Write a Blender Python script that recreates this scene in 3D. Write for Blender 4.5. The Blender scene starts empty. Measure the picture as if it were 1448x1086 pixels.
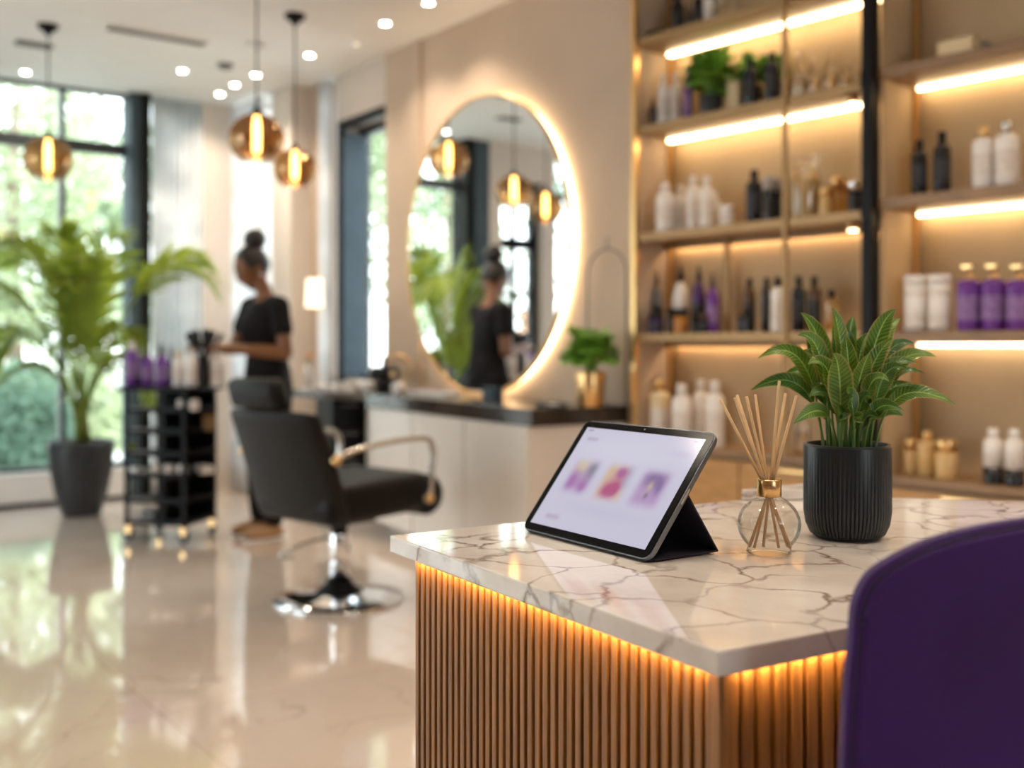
import bpy, bmesh, math, random
from mathutils import Vector, Matrix, Euler
random.seed(7)
S = bpy.context.scene
COL = S.collection
PI = math.pi
# ------------------------------------------------------------------ camera, world, sun, exposure
F = 1500.0; CH = 1.15; HY = 488.0        # focal length in pixels, eye height, horizon row
cd = bpy.data.cameras.new('camera'); cam = bpy.data.objects.new('camera', cd); COL.objects.link(cam)
cam.location = (0, 0, CH); cam.rotation_euler = (PI/2, 0, 0)
cd.sensor_width = 36.0; cd.sensor_fit = 'HORIZONTAL'; cd.lens = F*36/1448.0
cd.shift_y = -(543-HY)/1448.0
cd.clip_start = 0.02; cd.clip_end = 300
cd.dof.use_dof = True; cd.dof.focus_distance = 1.22; cd.dof.aperture_fstop = 2.9
S.camera = cam
S.view_settings.view_transform = 'Standard'; S.view_settings.look = 'None'
S.view_settings.exposure = 0.14; S.view_settings.gamma = 1.0
S.view_settings.use_curve_mapping = False
S.cycles.max_bounces = 10; S.cycles.diffuse_bounces = 5; S.cycles.glossy_bounces = 5
S.cycles.transparent_max_bounces = 24; S.cycles.transmission_bounces = 8
S.cycles.sample_clamp_indirect = 6.0; S.cycles.caustics_reflective = False; S.cycles.caustics_refractive = False
w = bpy.data.worlds.new('sky'); S.world = w; w.use_nodes = True
nt = w.node_tree; bg = nt.nodes['Background']
tc = nt.nodes.new('ShaderNodeTexCoord'); sx = nt.nodes.new('ShaderNodeSeparateXYZ'); cr = nt.nodes.new('ShaderNodeValToRGB')
nt.links.new(tc.outputs['Generated'], sx.inputs[0]); nt.links.new(sx.outputs['Z'], cr.inputs[0]); nt.links.new(cr.outputs[0], bg.inputs[0])
cr.color_ramp.elements[0].position = 0.0; cr.color_ramp.elements[0].color = (.93, .97, 1, 1)
cr.color_ramp.elements[1].position = 0.7; cr.color_ramp.elements[1].color = (.72, .85, 1, 1)
bg.inputs[1].default_value = 6.0
sd = bpy.data.lights.new('sun', 'SUN'); sd.energy = 8.0; sd.color = (1, .96, .88); sd.angle = math.radians(3)
sun = bpy.data.objects.new('sun', sd); COL.objects.link(sun); sun.location = (0, -5, 20)
sun.rotation_euler = Vector((-.50, .62, -.72)).to_track_quat('-Z', 'Y').to_euler()

U = Vector((-.593, .805, 0)); V = Vector((.805, .593, 0))     # along the mirror wall (away), and into it
US = Vector((-.6617, .7497, 0)); VS = Vector((.7497, .6617, 0))  # the same for the shelf wall
SF0 = Vector((.58, 4.95, 0))                                   # front left post of the shelving
CEIL = 3.05

# ------------------------------------------------------------------ materials
MATS = {}
def N(nt, t, **k):
    n = nt.nodes.new(t)
    for a, b in k.items():
        if a.startswith('i_'): n.inputs[a[2:].replace('_', ' ')].default_value = b
        else: setattr(n, a, b)
    return n
def rgba(c): return (c[0], c[1], c[2], 1)
def mat(name, col, rough=.5, metal=0, var=.08, vscale=6.0, bump=0.0, bscale=60.0, trans=0, emit=0, ecol=None, stretch=(1, 1, 1), sheen=0, coat=0, ior=1.45, sub=0, spec=.5):
    if name in MATS: return MATS[name]
    m = bpy.data.materials.new(name); m.use_nodes = True; MATS[name] = m
    nt = m.node_tree; b = nt.nodes['Principled BSDF']
    b.inputs['Roughness'].default_value = rough; b.inputs['Metallic'].default_value = metal
    b.inputs['Transmission Weight'].default_value = trans; b.inputs['IOR'].default_value = ior
    b.inputs['Specular IOR Level'].default_value = spec
    b.inputs['Coat Weight'].default_value = coat; b.inputs['Sheen Weight'].default_value = sheen
    if sub: b.inputs['Subsurface Weight'].default_value = sub; b.inputs['Subsurface Radius'].default_value = (.02, .01, .006)
    tc = N(nt, 'ShaderNodeTexCoord'); mp = N(nt, 'ShaderNodeMapping'); mp.inputs['Scale'].default_value = stretch
    nt.links.new(tc.outputs['Object'], mp.inputs[0])
    nz = N(nt, 'ShaderNodeTexNoise'); nz.inputs['Scale'].default_value = vscale; nz.inputs['Detail'].default_value = 6
    nt.links.new(mp.outputs[0], nz.inputs['Vector'])
    rp = N(nt, 'ShaderNodeValToRGB'); nt.links.new(nz.outputs[0], rp.inputs[0])
    rp.color_ramp.elements[0].position = .3; rp.color_ramp.elements[1].position = .7
    rp.color_ramp.elements[0].color = rgba([max(0, c*(1-var)) for c in col]); rp.color_ramp.elements[1].color = rgba([min(1, c*(1+var)) for c in col])
    nt.links.new(rp.outputs[0], b.inputs['Base Color'])
    if bump:
        nb = N(nt, 'ShaderNodeTexNoise'); nb.inputs['Scale'].default_value = bscale; nb.inputs['Detail'].default_value = 4
        nt.links.new(mp.outputs[0], nb.inputs['Vector'])
        bp = N(nt, 'ShaderNodeBump'); bp.inputs['Strength'].default_value = bump; bp.inputs['Distance'].default_value = .01
        nt.links.new(nb.outputs[0], bp.inputs['Height']); nt.links.new(bp.outputs[0], b.inputs['Normal'])
    if emit:
        b.inputs['Emission Color'].default_value = rgba(ecol or col); b.inputs['Emission Strength'].default_value = emit
    return m
def thin_glass(name, tint=(1, 1, 1), refl=(1, 1, 1), rough=.02, base=.04, edge=.6, blend=.25):
    """a thin sheet of glass: tinted see-through with a fresnel reflection"""
    if name in MATS: return MATS[name]
    m = bpy.data.materials.new(name); m.use_nodes = True; MATS[name] = m
    nt = m.node_tree; nt.nodes.clear(); out = N(nt, 'ShaderNodeOutputMaterial')
    tr = N(nt, 'ShaderNodeBsdfTransparent'); tr.inputs[0].default_value = rgba(tint)
    gl = N(nt, 'ShaderNodeBsdfGlossy'); gl.inputs['Color'].default_value = rgba(refl); gl.inputs['Roughness'].default_value = rough
    lw = N(nt, 'ShaderNodeLayerWeight'); lw.inputs['Blend'].default_value = blend
    mr = N(nt, 'ShaderNodeMapRange'); mr.inputs['To Min'].default_value = base; mr.inputs['To Max'].default_value = edge
    nt.links.new(lw.outputs['Fresnel'], mr.inputs[0])
    mx = N(nt, 'ShaderNodeMixShader'); nt.links.new(mr.outputs[0], mx.inputs[0]); nt.links.new(tr.outputs[0], mx.inputs[1]); nt.links.new(gl.outputs[0], mx.inputs[2])
    nt.links.new(mx.outputs[0], out.inputs[0]); return m
def translucent(name, col, t=.5, rough=.7, wave=0):
    if name in MATS: return MATS[name]
    m = mat(name, col, rough, var=.2, vscale=3); nt = m.node_tree; b = nt.nodes['Principled BSDF']
    out = nt.nodes['Material Output']; tl = N(nt, 'ShaderNodeBsdfTranslucent'); tl.inputs[0].default_value = rgba(col)
    src = b.inputs['Base Color'].links[0].from_socket; nt.links.new(src, tl.inputs[0])
    mx = N(nt, 'ShaderNodeMixShader'); mx.inputs[0].default_value = t
    nt.links.new(b.outputs[0], mx.inputs[1]); nt.links.new(tl.outputs[0], mx.inputs[2]); nt.links.new(mx.outputs[0], out.inputs[0]); return m
def marble(name, base, vein, scale=5.0, rough=.08, vw=.03, tile=None, mask=(.42, .6), rot=0, grout=(.5, .43, .37), base2=None, coat=0):
    m = bpy.data.materials.new(name); m.use_nodes = True; MATS[name] = m
    nt = m.node_tree; b = nt.nodes['Principled BSDF']; b.inputs['Roughness'].default_value = rough; b.inputs['Coat Weight'].default_value = coat
    tc = N(nt, 'ShaderNodeTexCoord'); mp = N(nt, 'ShaderNodeMapping'); mp.inputs['Rotation'].default_value = (0, 0, rot)
    nt.links.new(tc.outputs['Object'], mp.inputs[0])
    n1 = N(nt, 'ShaderNodeTexNoise'); n1.inputs['Scale'].default_value = scale*.9; n1.inputs['Detail'].default_value = 5
    nt.links.new(mp.outputs[0], n1.inputs['Vector'])
    vm = N(nt, 'ShaderNodeVectorMath', operation='SCALE'); vm.inputs['Scale'].default_value = 1.1/scale*1.2
    sb = N(nt, 'ShaderNodeVectorMath', operation='SUBTRACT'); sb.inputs[1].default_value = (.5, .5, .5)
    nt.links.new(n1.outputs['Color'], sb.inputs[0]); nt.links.new(sb.outputs[0], vm.inputs[0])
    ad = N(nt, 'ShaderNodeVectorMath', operation='ADD'); nt.links.new(mp.outputs[0], ad.inputs[0]); nt.links.new(vm.outputs[0], ad.inputs[1])
    vo = N(nt, 'ShaderNodeTexVoronoi', feature='DISTANCE_TO_EDGE'); vo.inputs['Scale'].default_value = scale
    nt.links.new(ad.outputs[0], vo.inputs['Vector'])
    r1 = N(nt, 'ShaderNodeValToRGB'); r1.color_ramp.elements[0].color = (1, 1, 1, 1); r1.color_ramp.elements[1].color = (0, 0, 0, 1)
    r1.color_ramp.elements[0].position = 0; r1.color_ramp.elements[1].position = vw
    nt.links.new(vo.outputs['Distance'], r1.inputs[0])
    n2 = N(nt, 'ShaderNodeTexNoise'); n2.inputs['Scale'].default_value = scale*.7; n2.inputs['Detail'].default_value = 3
    nt.links.new(mp.outputs[0], n2.inputs['Vector'])
    r2 = N(nt, 'ShaderNodeValToRGB'); r2.color_ramp.elements[0].position = mask[0]; r2.color_ramp.elements[1].position = mask[1]
    nt.links.new(n2.outputs[0], r2.inputs[0])
    mu = N(nt, 'ShaderNodeMath', operation='MULTIPLY'); nt.links.new(r1.outputs[0], mu.inputs[0]); nt.links.new(r2.outputs[0], mu.inputs[1])
    n3 = N(nt, 'ShaderNodeTexNoise'); n3.inputs['Scale'].default_value = scale*.5; n3.inputs['Detail'].default_value = 8; n3.inputs['Roughness'].default_value = .6
    nt.links.new(ad.outputs[0], n3.inputs['Vector'])
    r3 = N(nt, 'ShaderNodeValToRGB'); r3.color_ramp.elements[0].position = .35; r3.color_ramp.elements[1].position = .65
    r3.color_ramp.elements[0].color = rgba(base2 or [c*.86 for c in base]); r3.color_ramp.elements[1].color = rgba(base)
    nt.links.new(n3.outputs[0], r3.inputs[0])
    mx = N(nt, 'ShaderNodeMix', data_type='RGBA'); nt.links.new(mu.outputs[0], mx.inputs[0]); nt.links.new(r3.outputs[0], mx.inputs[6]); mx.inputs[7].default_value = rgba(vein)
    last = mx.outputs[2]
    if tile:
        br = N(nt, 'ShaderNodeTexBrick'); br.offset = 0; br.inputs['Scale'].default_value = 1; br.inputs['Brick Width'].default_value = tile; br.inputs['Row Height'].default_value = tile
        br.inputs['Mortar Size'].default_value = .003; br.inputs['Mortar Smooth'].default_value = .3
        br.inputs['Color1'].default_value = (1, 1, 1, 1); br.inputs['Color2'].default_value = (.93, .93, .93, 1); br.inputs['Mortar'].default_value = rgba(grout)
        nt.links.new(mp.outputs[0], br.inputs['Vector'])
        m2 = N(nt, 'ShaderNodeMix', data_type='RGBA', blend_type='MULTIPLY'); m2.inputs[0].default_value = 1
        nt.links.new(last, m2.inputs[6]); nt.links.new(br.outputs['Color'], m2.inputs[7]); last = m2.outputs[2]
    nt.links.new(last, b.inputs['Base Color']); return m
def leafmat(name, c1, c2, edge=None, ribs=60.0, t=.25, rough=.35):
    """leaf with a pale midrib and side veins, read from the leaf's own UVs (x across, y along)"""
    m = bpy.data.materials.new(name); m.use_nodes = True; MATS[name] = m
    nt = m.node_tree; b = nt.nodes['Principled BSDF']; b.inputs['Roughness'].default_value = rough
    uv = N(nt, 'ShaderNodeUVMap'); s = N(nt, 'ShaderNodeSeparateXYZ'); nt.links.new(uv.outputs[0], s.inputs[0])
    a = N(nt, 'ShaderNodeMath', operation='SUBTRACT'); a.inputs[1].default_value = .5; nt.links.new(s.outputs[0], a.inputs[0])
    ab = N(nt, 'ShaderNodeMath', operation='ABSOLUTE'); nt.links.new(a.outputs[0], ab.inputs[0])
    rm = N(nt, 'ShaderNodeValToRGB'); nt.links.new(ab.outputs[0], rm.inputs[0])
    rm.color_ramp.elements[0].position = .015; rm.color_ramp.elements[0].color = (1, 1, 1, 1); rm.color_ramp.elements[1].position = .045; rm.color_ramp.elements[1].color = (0, 0, 0, 1)
    ph = N(nt, 'ShaderNodeMath', operation='MULTIPLY_ADD'); ph.inputs[1].default_value = -.22; nt.links.new(ab.outputs[0], ph.inputs[0]); nt.links.new(s.outputs[1], ph.inputs[2])
    ml = N(nt, 'ShaderNodeMath', operation='MULTIPLY'); ml.inputs[1].default_value = ribs; nt.links.new(ph.outputs[0], ml.inputs[0])
    si = N(nt, 'ShaderNodeMath', operation='SINE'); nt.links.new(ml.outputs[0], si.inputs[0])
    tc = N(nt, 'ShaderNodeTexCoord'); nz = N(nt, 'ShaderNodeTexNoise'); nz.inputs['Scale'].default_value = 30; nt.links.new(tc.outputs['Object'], nz.inputs['Vector'])
    ma = N(nt, 'ShaderNodeMath', operation='MULTIPLY_ADD'); ma.inputs[1].default_value = .16; nt.links.new(si.outputs[0], ma.inputs[0]); nt.links.new(nz.outputs[0], ma.inputs[2])
    rc = N(nt, 'ShaderNodeValToRGB'); nt.links.new(ma.outputs[0], rc.inputs[0])
    rc.color_ramp.elements[0].position = .3; rc.color_ramp.elements[0].color = rgba(c1); rc.color_ramp.elements[1].position = .7; rc.color_ramp.elements[1].color = rgba(c2)
    mx = N(nt, 'ShaderNodeMix', data_type='RGBA'); nt.links.new(rm.outputs[0], mx.inputs[0]); nt.links.new(rc.outputs[0], mx.inputs[6]); mx.inputs[7].default_value = rgba([min(1, c*1.9+.05) for c in c2])
    last = mx.outputs[2]
    if edge:
        re = N(nt, 'ShaderNodeValToRGB'); nt.links.new(ab.outputs[0], re.inputs[0]); re.color_ramp.elements[0].position = .40; re.color_ramp.elements[1].position = .5
        m2 = N(nt, 'ShaderNodeMix', data_type='RGBA'); nt.links.new(re.outputs[0], m2.inputs[0]); nt.links.new(last, m2.inputs[6]); m2.inputs[7].default_value = rgba(edge); last = m2.outputs[2]
    nt.links.new(last, b.inputs['Base Color'])
    bp = N(nt, 'ShaderNodeBump'); bp.inputs['Strength'].default_value = .25; bp.inputs['Distance'].default_value = .002; nt.links.new(si.outputs[0], bp.inputs['Height']); nt.links.new(bp.outputs[0], b.inputs['Normal'])
    tl = N(nt, 'ShaderNodeBsdfTranslucent'); nt.links.new(last, tl.inputs[0]); ms = N(nt, 'ShaderNodeMixShader'); ms.inputs[0].default_value = t
    out = nt.nodes['Material Output']; nt.links.new(b.outputs[0], ms.inputs[1]); nt.links.new(tl.outputs[0], ms.inputs[2]); nt.links.new(ms.outputs[0], out.inputs[0]); return m

M = {}
M['ceiling'] = mat('white ceiling paint', (.80, .78, .75), .8, var=.02)
M['wall'] = mat('beige plaster', (.54, .415, .31), .75, var=.08, vscale=1.6, bump=.1, bscale=8)
M['wall2'] = mat('pale plaster', (.64, .565, .50), .8, var=.04, vscale=1.5)
M['niche'] = mat('taupe plaster', (.545, .385, .225), .7, var=.13, vscale=2.2, bump=.1, bscale=10)
M['black'] = mat('black powder coat', (.007, .007, .008), .4, var=.1, spec=.14)
M['slate'] = mat('slate blue grey lacquer', (.055, .078, .095), .6, spec=.2, var=.1)
M['charcoal'] = mat('charcoal window frame', (.03, .034, .04), .35, var=.1)
M['white'] = mat('white satin', (.80, .78, .76), .4, var=.02)
M['bronze'] = mat('bronze shelf edge', (.34, .21, .095), .45, .5, var=.08)
M['gold'] = mat('brushed brass', (.78, .50, .22), .28, 1, var=.06, stretch=(1, 1, .1), vscale=40)
M['wood'] = mat('walnut veneer', (.25, .145, .07), .42, var=.25, vscale=9, stretch=(1, 1, 6))
M['shelfwood'] = mat('shelf veneer', (.28, .17, .08), .45, var=.2, vscale=5, stretch=(1, 1, 1))
M['oak'] = mat('oak slat', (.28, .120, .030), .42, var=.38, vscale=22, stretch=(8, 8, .35), bump=.12, bscale=40)
M['honey'] = mat('glow tinted oak drawer', (.46, .245, .085), .4, var=.25, vscale=9, stretch=(1, 1, 6))  # orange glow on the drawer fronts is put into this wood colour
M['oakdark'] = mat('dark oak backing', (.085, .04, .018), .6, var=.2)
M['marble'] = marble('cream marble', (.87, .82, .775), (.24, .155, .11), 9.5, .05, .044, mask=(.34, .60), base2=(.66, .585, .53), rot=.5)
M['floor'] = marble('polished floor marble', (.82, .70, .61), (.55, .43, .34), 2.0, .06, .02, coat=.7, tile=1.1, rot=.93, base2=(.72, .59, .49), mask=(.45, .65), grout=(.72, .66, .6))
M['darkstone'] = mat('dark polished stone', (.045, .035, .028), .12, var=.4, vscale=4)
M['cabinet'] = mat('cream lacquer', (.74, .68, .62), .22, var=.02)
M['plinth'] = mat('taupe plinth', (.42, .37, .33), .4)
M['chrome'] = mat('chrome', (.85, .85, .86), .06, 1, var=.01)
M['steel'] = mat('brushed steel', (.62, .58, .53), .25, 1, var=.04)
M['leather'] = mat('black leather', (.006, .0055, .005), .45, var=.12, spec=.22, bump=.15, bscale=220)
M['leather2'] = mat('grey brown leather', (.012, .0105, .009), .48, spec=.2, var=.12, bump=.15, bscale=220)
M['purple'] = mat('purple velvet', (.040, .0075, .105), .65, spec=.2, var=.16, vscale=9, bump=.06, bscale=1500, sheen=.22)
M['purple2'] = mat('purple piping', (.03, .006, .06), .5, var=.1)
M['potgrey'] = mat('anthracite ceramic', (.030, .032, .035), .42, var=.12, spec=.4)
M['potmat'] = mat('charcoal ribbed ceramic', (.016, .020, .023), .3, var=.2, vscale=14)
M['soil'] = mat('potting soil', (.035, .022, .014), .95, var=.5, vscale=90, bump=.8, bscale=150)
M['mirror'] = mat('mirror glass', (.93, .94, .94), .0, 1, var=.0)
M['led'] = mat('warm light strip', (1, .86, .66), .5, emit=13, ecol=(1, .77, .44))
M['ledring'] = mat('mirror light ring', (1, .86, .66), .5, emit=10, ecol=(1, .74, .44))
M['ledgold'] = mat('amber light strip', (1, .8, .5), .5, emit=95, ecol=(1, .66, .28))
M['down'] = mat('downlight lens', (1, .95, .88), .5, emit=30, ecol=(1, .93, .82))
M['bulb'] = mat('filament bulb', (1, .8, .5), .4, emit=26, ecol=(1, .66, .30))
M['shadelit'] = mat('lit lamp shade', (1, .9, .75), .7, emit=1.3, ecol=(1, .86, .66))
M['glass'] = thin_glass('window glass', (.97, .99, .98), base=.03, edge=.35)
M['amberglass'] = thin_glass('amber mirrored glass', (.56, .37, .18), (.74, .50, .27), .05, .28, .75)
M['clearlip'] = thin_glass('clear glass rim', (.95, .93, .9), (1, 1, 1), .02, .08, .8)
M['bclear'] = thin_glass('clear bottle glass', (.96, .90, .78), (1, .95, .88), .03, .12, .9)
M['bamber'] = thin_glass('honey bottle glass', (.97, .80, .50), (1, .92, .75), .03, .12, .8)
M['realglass'] = mat('solid clear glass', (.97, .95, .93), .0, trans=1, var=0, ior=1.45)
M['bwhite'] = mat('white bottle plastic', (.80, .75, .71), .32, var=.03)
M['honeycan'] = mat('honey canister', (.62, .40, .17), .25, var=.12)
M['honeyliq'] = mat('honey liquid', (.80, .58, .30), .15, var=.1)
M['bcream'] = mat('cream gold bottle', (.72, .56, .33), .3, var=.08)
M['bblack'] = mat('black bottle glass', (.012, .012, .014), .14, var=.1)
M['bbrown'] = mat('brown bottle glass', (.09, .04, .015), .12, var=.3)
M['bamberd'] = mat('amber liquid jar', (.40, .16, .03), .1, var=.3)
M['bpurple'] = mat('purple bottle', (.14, .035, .26), .22, var=.1)
M['bpurpled'] = mat('deep purple bottle', (.06, .018, .13), .2, var=.1)
M['bblue'] = mat('midnight bottle', (.02, .022, .035), .2)
M['bcap'] = mat('black cap', (.008, .008, .009), .3, spec=.3)
M['bgrey'] = mat('grey print', (.38, .36, .35), .5)
M['sticker'] = mat('faded label print', (.68, .61, .56), .6, var=.12, vscale=60)
M['purplelabel'] = mat('mauve print', (.22, .12, .30), .5, var=.4, vscale=70)
M['darksticker'] = mat('dark label', (.022, .022, .025), .5, var=.5, vscale=60)
M['skin'] = mat('brown skin', (.19, .075, .028), .42, var=.06, sub=.08)
M['skin2'] = mat('tan skin', (.42, .24, .15), .5, var=.06)
M['hair'] = mat('black hair', (.012, .008, .007), .45, var=.3, vscale=60, bump=.3, bscale=200)
M['cloth'] = mat('black scrub fabric', (.008, .007, .007), .85, spec=.2, var=.15, bump=.2, bscale=60)
M['shoe'] = mat('tan leather shoe', (.42, .24, .11), .45)
M['sheer'] = translucent('sheer curtain', (.88, .90, .91), .65)
M['palm'] = leafmat('palm leaflet', (.17, .24, .022), (.33, .41, .05), ribs=0, t=.5, rough=.45)
M['palmstem'] = mat('palm stem', (.20, .26, .05), .5, var=.2)
M['palmbase'] = mat('palm base', (.28, .16, .07), .8, var=.3)
M['fern'] = leafmat('fern leaf', (.12, .30, .03), (.30, .55, .08), ribs=0, t=.3)
M['leaf'] = leafmat('glossy leaf', (.025, .085, .010), (.085, .19, .022), edge=(.30, .30, .05), ribs=110, t=.18, rough=.28)
M['leaf2'] = leafmat('young leaf', (.06, .15, .015), (.17, .28, .035), edge=(.45, .34, .10), ribs=110, t=.25, rough=.3)
M['stem'] = mat('leaf stalk', (.11, .20, .04), .5)
M['reed'] = mat('natural rattan reed', (.66, .43, .22), .65, var=.15, vscale=40, stretch=(4, 4, .5))
M['bark'] = mat('tree bark', (.20, .15, .11), .9, var=.3)
M['tree1'] = translucent('tree leaves light', (.38, .44, .27), .5)
M['tree2'] = translucent('tree leaves mid', (.24, .32, .19), .5)
M['tree3'] = translucent('tree leaves blue green', (.20, .30, .21), .5)
M['terrace'] = mat('pale terrace stone', (.62, .62, .60), .8, var=.06, vscale=1)
M['facade'] = mat('pale facade render', (.62, .60, .56), .8, var=.05)
M['grey'] = mat('mid grey plastic', (.18, .18, .19), .45)
M['aluminium'] = mat('tablet aluminium', (.22, .25, .29), .3, 1, var=.03)
M['bezel'] = mat('tablet black glass', (.003, .003, .004), .15, var=0, spec=.08)
M['cover'] = mat('purple black cover', (.022, .018, .035), .6, var=.15, bump=.1, bscale=400)
M['flower'] = mat('peach petals', (.85, .45, .22), .6)

# ------------------------------------------------------------------ mesh helpers
class MB:
    def __init__(s): s.b = bmesh.new(); s.uv = None
    def box(s, x0, x1, y0, y1, z0, z1, mtx=None, bev=0):
        vs = [s.b.verts.new((x, y, z)) for z in (z0, z1) for x, y in ((x0, y0), (x1, y0), (x1, y1), (x0, y1))]
        fs = [s.b.faces.new([vs[i] for i in f]) for f in ((3, 2, 1, 0), (4, 5, 6, 7), (0, 1, 5, 4), (1, 2, 6, 5), (2, 3, 7, 6), (3, 0, 4, 7))]
        if bev:
            es = list({e for f in fs for e in f.edges})
            r = bmesh.ops.bevel(s.b, geom=es, offset=bev, segments=3, affect='EDGES', profile=.5)
            vs = list({v for f in r['faces'] for v in f.verts} | {v for v in vs if v.is_valid})
        if mtx is not None: bmesh.ops.transform(s.b, matrix=mtx, verts=[v for v in vs if v.is_valid])
        return s
    def prism(s, pts, z0, z1, bev=0):
        lo = [s.b.verts.new((p[0], p[1], z0)) for p in pts]; hi = [s.b.verts.new((p[0], p[1], z1)) for p in pts]
        n = len(pts); fs = [s.b.faces.new(lo[::-1]), s.b.faces.new(hi)]
        for i in range(n): fs.append(s.b.faces.new((lo[i], lo[(i+1) % n], hi[(i+1) % n], hi[i])))
        if bev: bmesh.ops.bevel(s.b, geom=list({e for f in fs for e in f.edges}), offset=bev, segments=3, affect='EDGES', profile=.5)
        return s
    def lathe(s, prof, seg=28, c=(0, 0, 0), capb=True, capt=True, ribs=0, ribd=0, mtx=None, sx=1, sy=1, smooth=True):
        rings = []; new = []
        for r, z in prof:
            ring = []
            for i in range(seg):
                a = 2*PI*i/seg; rr = r
                if ribs and r > 1e-4: rr = r - ribd*(1 if (i*ribs*2//seg) % 2 else 0)*(r > .01)
                v = s.b.verts.new((c[0]+rr*math.cos(a)*sx, c[1]+rr*math.sin(a)*sy, c[2]+z)); ring.append(v); new.append(v)
            rings.append(ring)
        for a, b in zip(rings, rings[1:]):
            for i in range(seg):
                f = s.b.faces.new((a[i], a[(i+1) % seg], b[(i+1) % seg], b[i])); f.smooth = smooth
        if capb: s.b.faces.new(rings[0][::-1])
        if capt: s.b.faces.new(rings[-1])
        if mtx is not None: bmesh.ops.transform(s.b, matrix=mtx, verts=new)
        return s
    def tube(s, pts, rad, seg=10, closed=False, cap=True, smooth=True, flat=1.0):
        pts = [Vector(p) for p in pts]; n = len(pts); rs = rad if isinstance(rad, (list, tuple)) else [rad]*n
        rings = []; prev = None
        for i, p in enumerate(pts):
            if closed: t = (pts[(i+1) % n]-pts[i-1]).normalized()
            else: t = (pts[min(i+1, n-1)]-pts[max(i-1, 0)]).normalized()
            if prev is None:
                ref = Vector((0, 0, 1)) if abs(t.z) < .9 else Vector((1, 0, 0)); a = t.cross(ref).normalized()
            else:
                a = (prev - t*prev.dot(t)); a = a.normalized() if a.length > 1e-6 else prev
            prev = a; b = t.cross(a)
            rings.append([s.b.verts.new(p + (a*math.cos(2*PI*k/seg) + b*math.sin(2*PI*k/seg)*flat)*rs[i]) for k in range(seg)])
        m = n if closed else n-1
        for i in range(m):
            A = rings[i]; B = rings[(i+1) % n]
            for k in range(seg):
                f = s.b.faces.new((A[k], A[(k+1) % seg], B[(k+1) % seg], B[k])); f.smooth = smooth
        if cap and not closed: s.b.faces.new(rings[0][::-1]); s.b.faces.new(rings[-1])
        return s
    def ball(s, c, r, sx=1, sy=1, sz=1, u=20, v=12, mtx=None):
        m = Matrix.Translation(c) @ Matrix.Diagonal((sx, sy, sz, 1))
        if mtx is not None: m = mtx @ m
        ret = bmesh.ops.create_uvsphere(s.b, u_segments=u, v_segments=v, radius=r, matrix=m)
        for vv in ret['verts']:
            for f in vv.link_faces: f.smooth = True
        return s
    def quad(s, a, b, c, d): s.b.faces.new([s.b.verts.new(p) for p in (a, b, c, d)]); return s
    def leaf(s, path, widths, up=Vector((0, 0, 1)), fold=.25, wave=0, side=None, nx=4):
        """a leaf blade with thickness-less lamina folded along its midrib; UV x across, y along"""
        if s.uv is None: s.uv = s.b.loops.layers.uv.new('UVMap')
        n = len(path); rows = []
        for i, p in enumerate(path):
            p = Vector(p); t = (Vector(path[min(i+1, n-1)])-Vector(path[max(i-1, 0)])).normalized()
            sd = side if side is not None else t.cross(up)
            sd = (sd - t*sd.dot(t)); sd = sd.normalized() if sd.length > 1e-5 else Vector((1, 0, 0))
            nn = sd.cross(t).normalized(); w = widths[i]; row = []
            for k in range(nx+1):
                a = (k/nx-.5)*2
                row.append((s.b.verts.new(p + sd*a*w + nn*(abs(a)*w*fold + wave*w*abs(a)*math.sin(i*2.1+(3 if a > 0 else 0)))), k/nx, i/(n-1)))
            rows.append(row)
        for a, b in zip(rows, rows[1:]):
            for k in range(nx):
                q = (a[k], a[k+1], b[k+1], b[k])
                f = s.b.faces.new([v[0] for v in q]); f.smooth = True
                for lp, v in zip(f.loops, q): lp[s.uv].uv = (v[1], v[2])
        return s
    def build(s, name, m, parent=None, loc=None, rot=None, kind=None, label=None, sub=0, smooth=False):
        bmesh.ops.recalc_face_normals(s.b, faces=s.b.faces)
        me = bpy.data.meshes.new(name); s.b.to_mesh(me); s.b.free()
        if smooth:
            for p in me.polygons: p.use_smooth = True
        for mm in (m if isinstance(m, (list, tuple)) else [m]): me.materials.append(mm)
        o = bpy.data.objects.new(name, me); COL.objects.link(o)
        if parent: o.parent = parent
        if loc is not None: o.location = loc
        if rot is not None: o.rotation_euler = rot
        if kind: o['kind'] = kind
        if label: o['label'] = label
        if sub:
            md = o.modifiers.new('subdivision', 'SUBSURF'); md.levels = sub; md.render_levels = sub
        return o
def tag(o, label, cat, group=None, kind=None):
    o['label'] = label; o['category'] = cat
    if group: o['group'] = group
    if kind: o['kind'] = kind
    return o
def thing(name, label, cat, loc=(0, 0, 0), rz=0, group=None):
    o = bpy.data.objects.new(name, None); COL.objects.link(o); o.empty_display_size = .05
    o.location = loc; o.rotation_euler = (0, 0, rz); return tag(o, label, cat, group)
def copy_tree(o, parent=None):
    c = o.copy(); COL.objects.link(c); c.parent = parent
    for ch in list(o.children): copy_tree(ch, c)
    return c
def at(px, Y, z=0.0): return Vector(((px-724)/F*Y, Y, z))          # a point seen in column px at distance Y
def fl(px, py): Y = CH*F/(py-HY); return at(px, Y)                   # a point on the floor
def ZZ(py, Y): return CH + (HY-py)/F*Y
def ang(d): return math.atan2(d.y, d.x)
def Rz(a): return Matrix.Rotation(a, 4, 'Z')
def bez(p0, p1, p2, p3, n):
    out = []
    for i in range(n+1):
        t = i/n; out.append(Vector(p0)*(1-t)**3 + Vector(p1)*3*t*(1-t)**2 + Vector(p2)*3*t*t*(1-t) + Vector(p3)*t**3)
    return out
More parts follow.
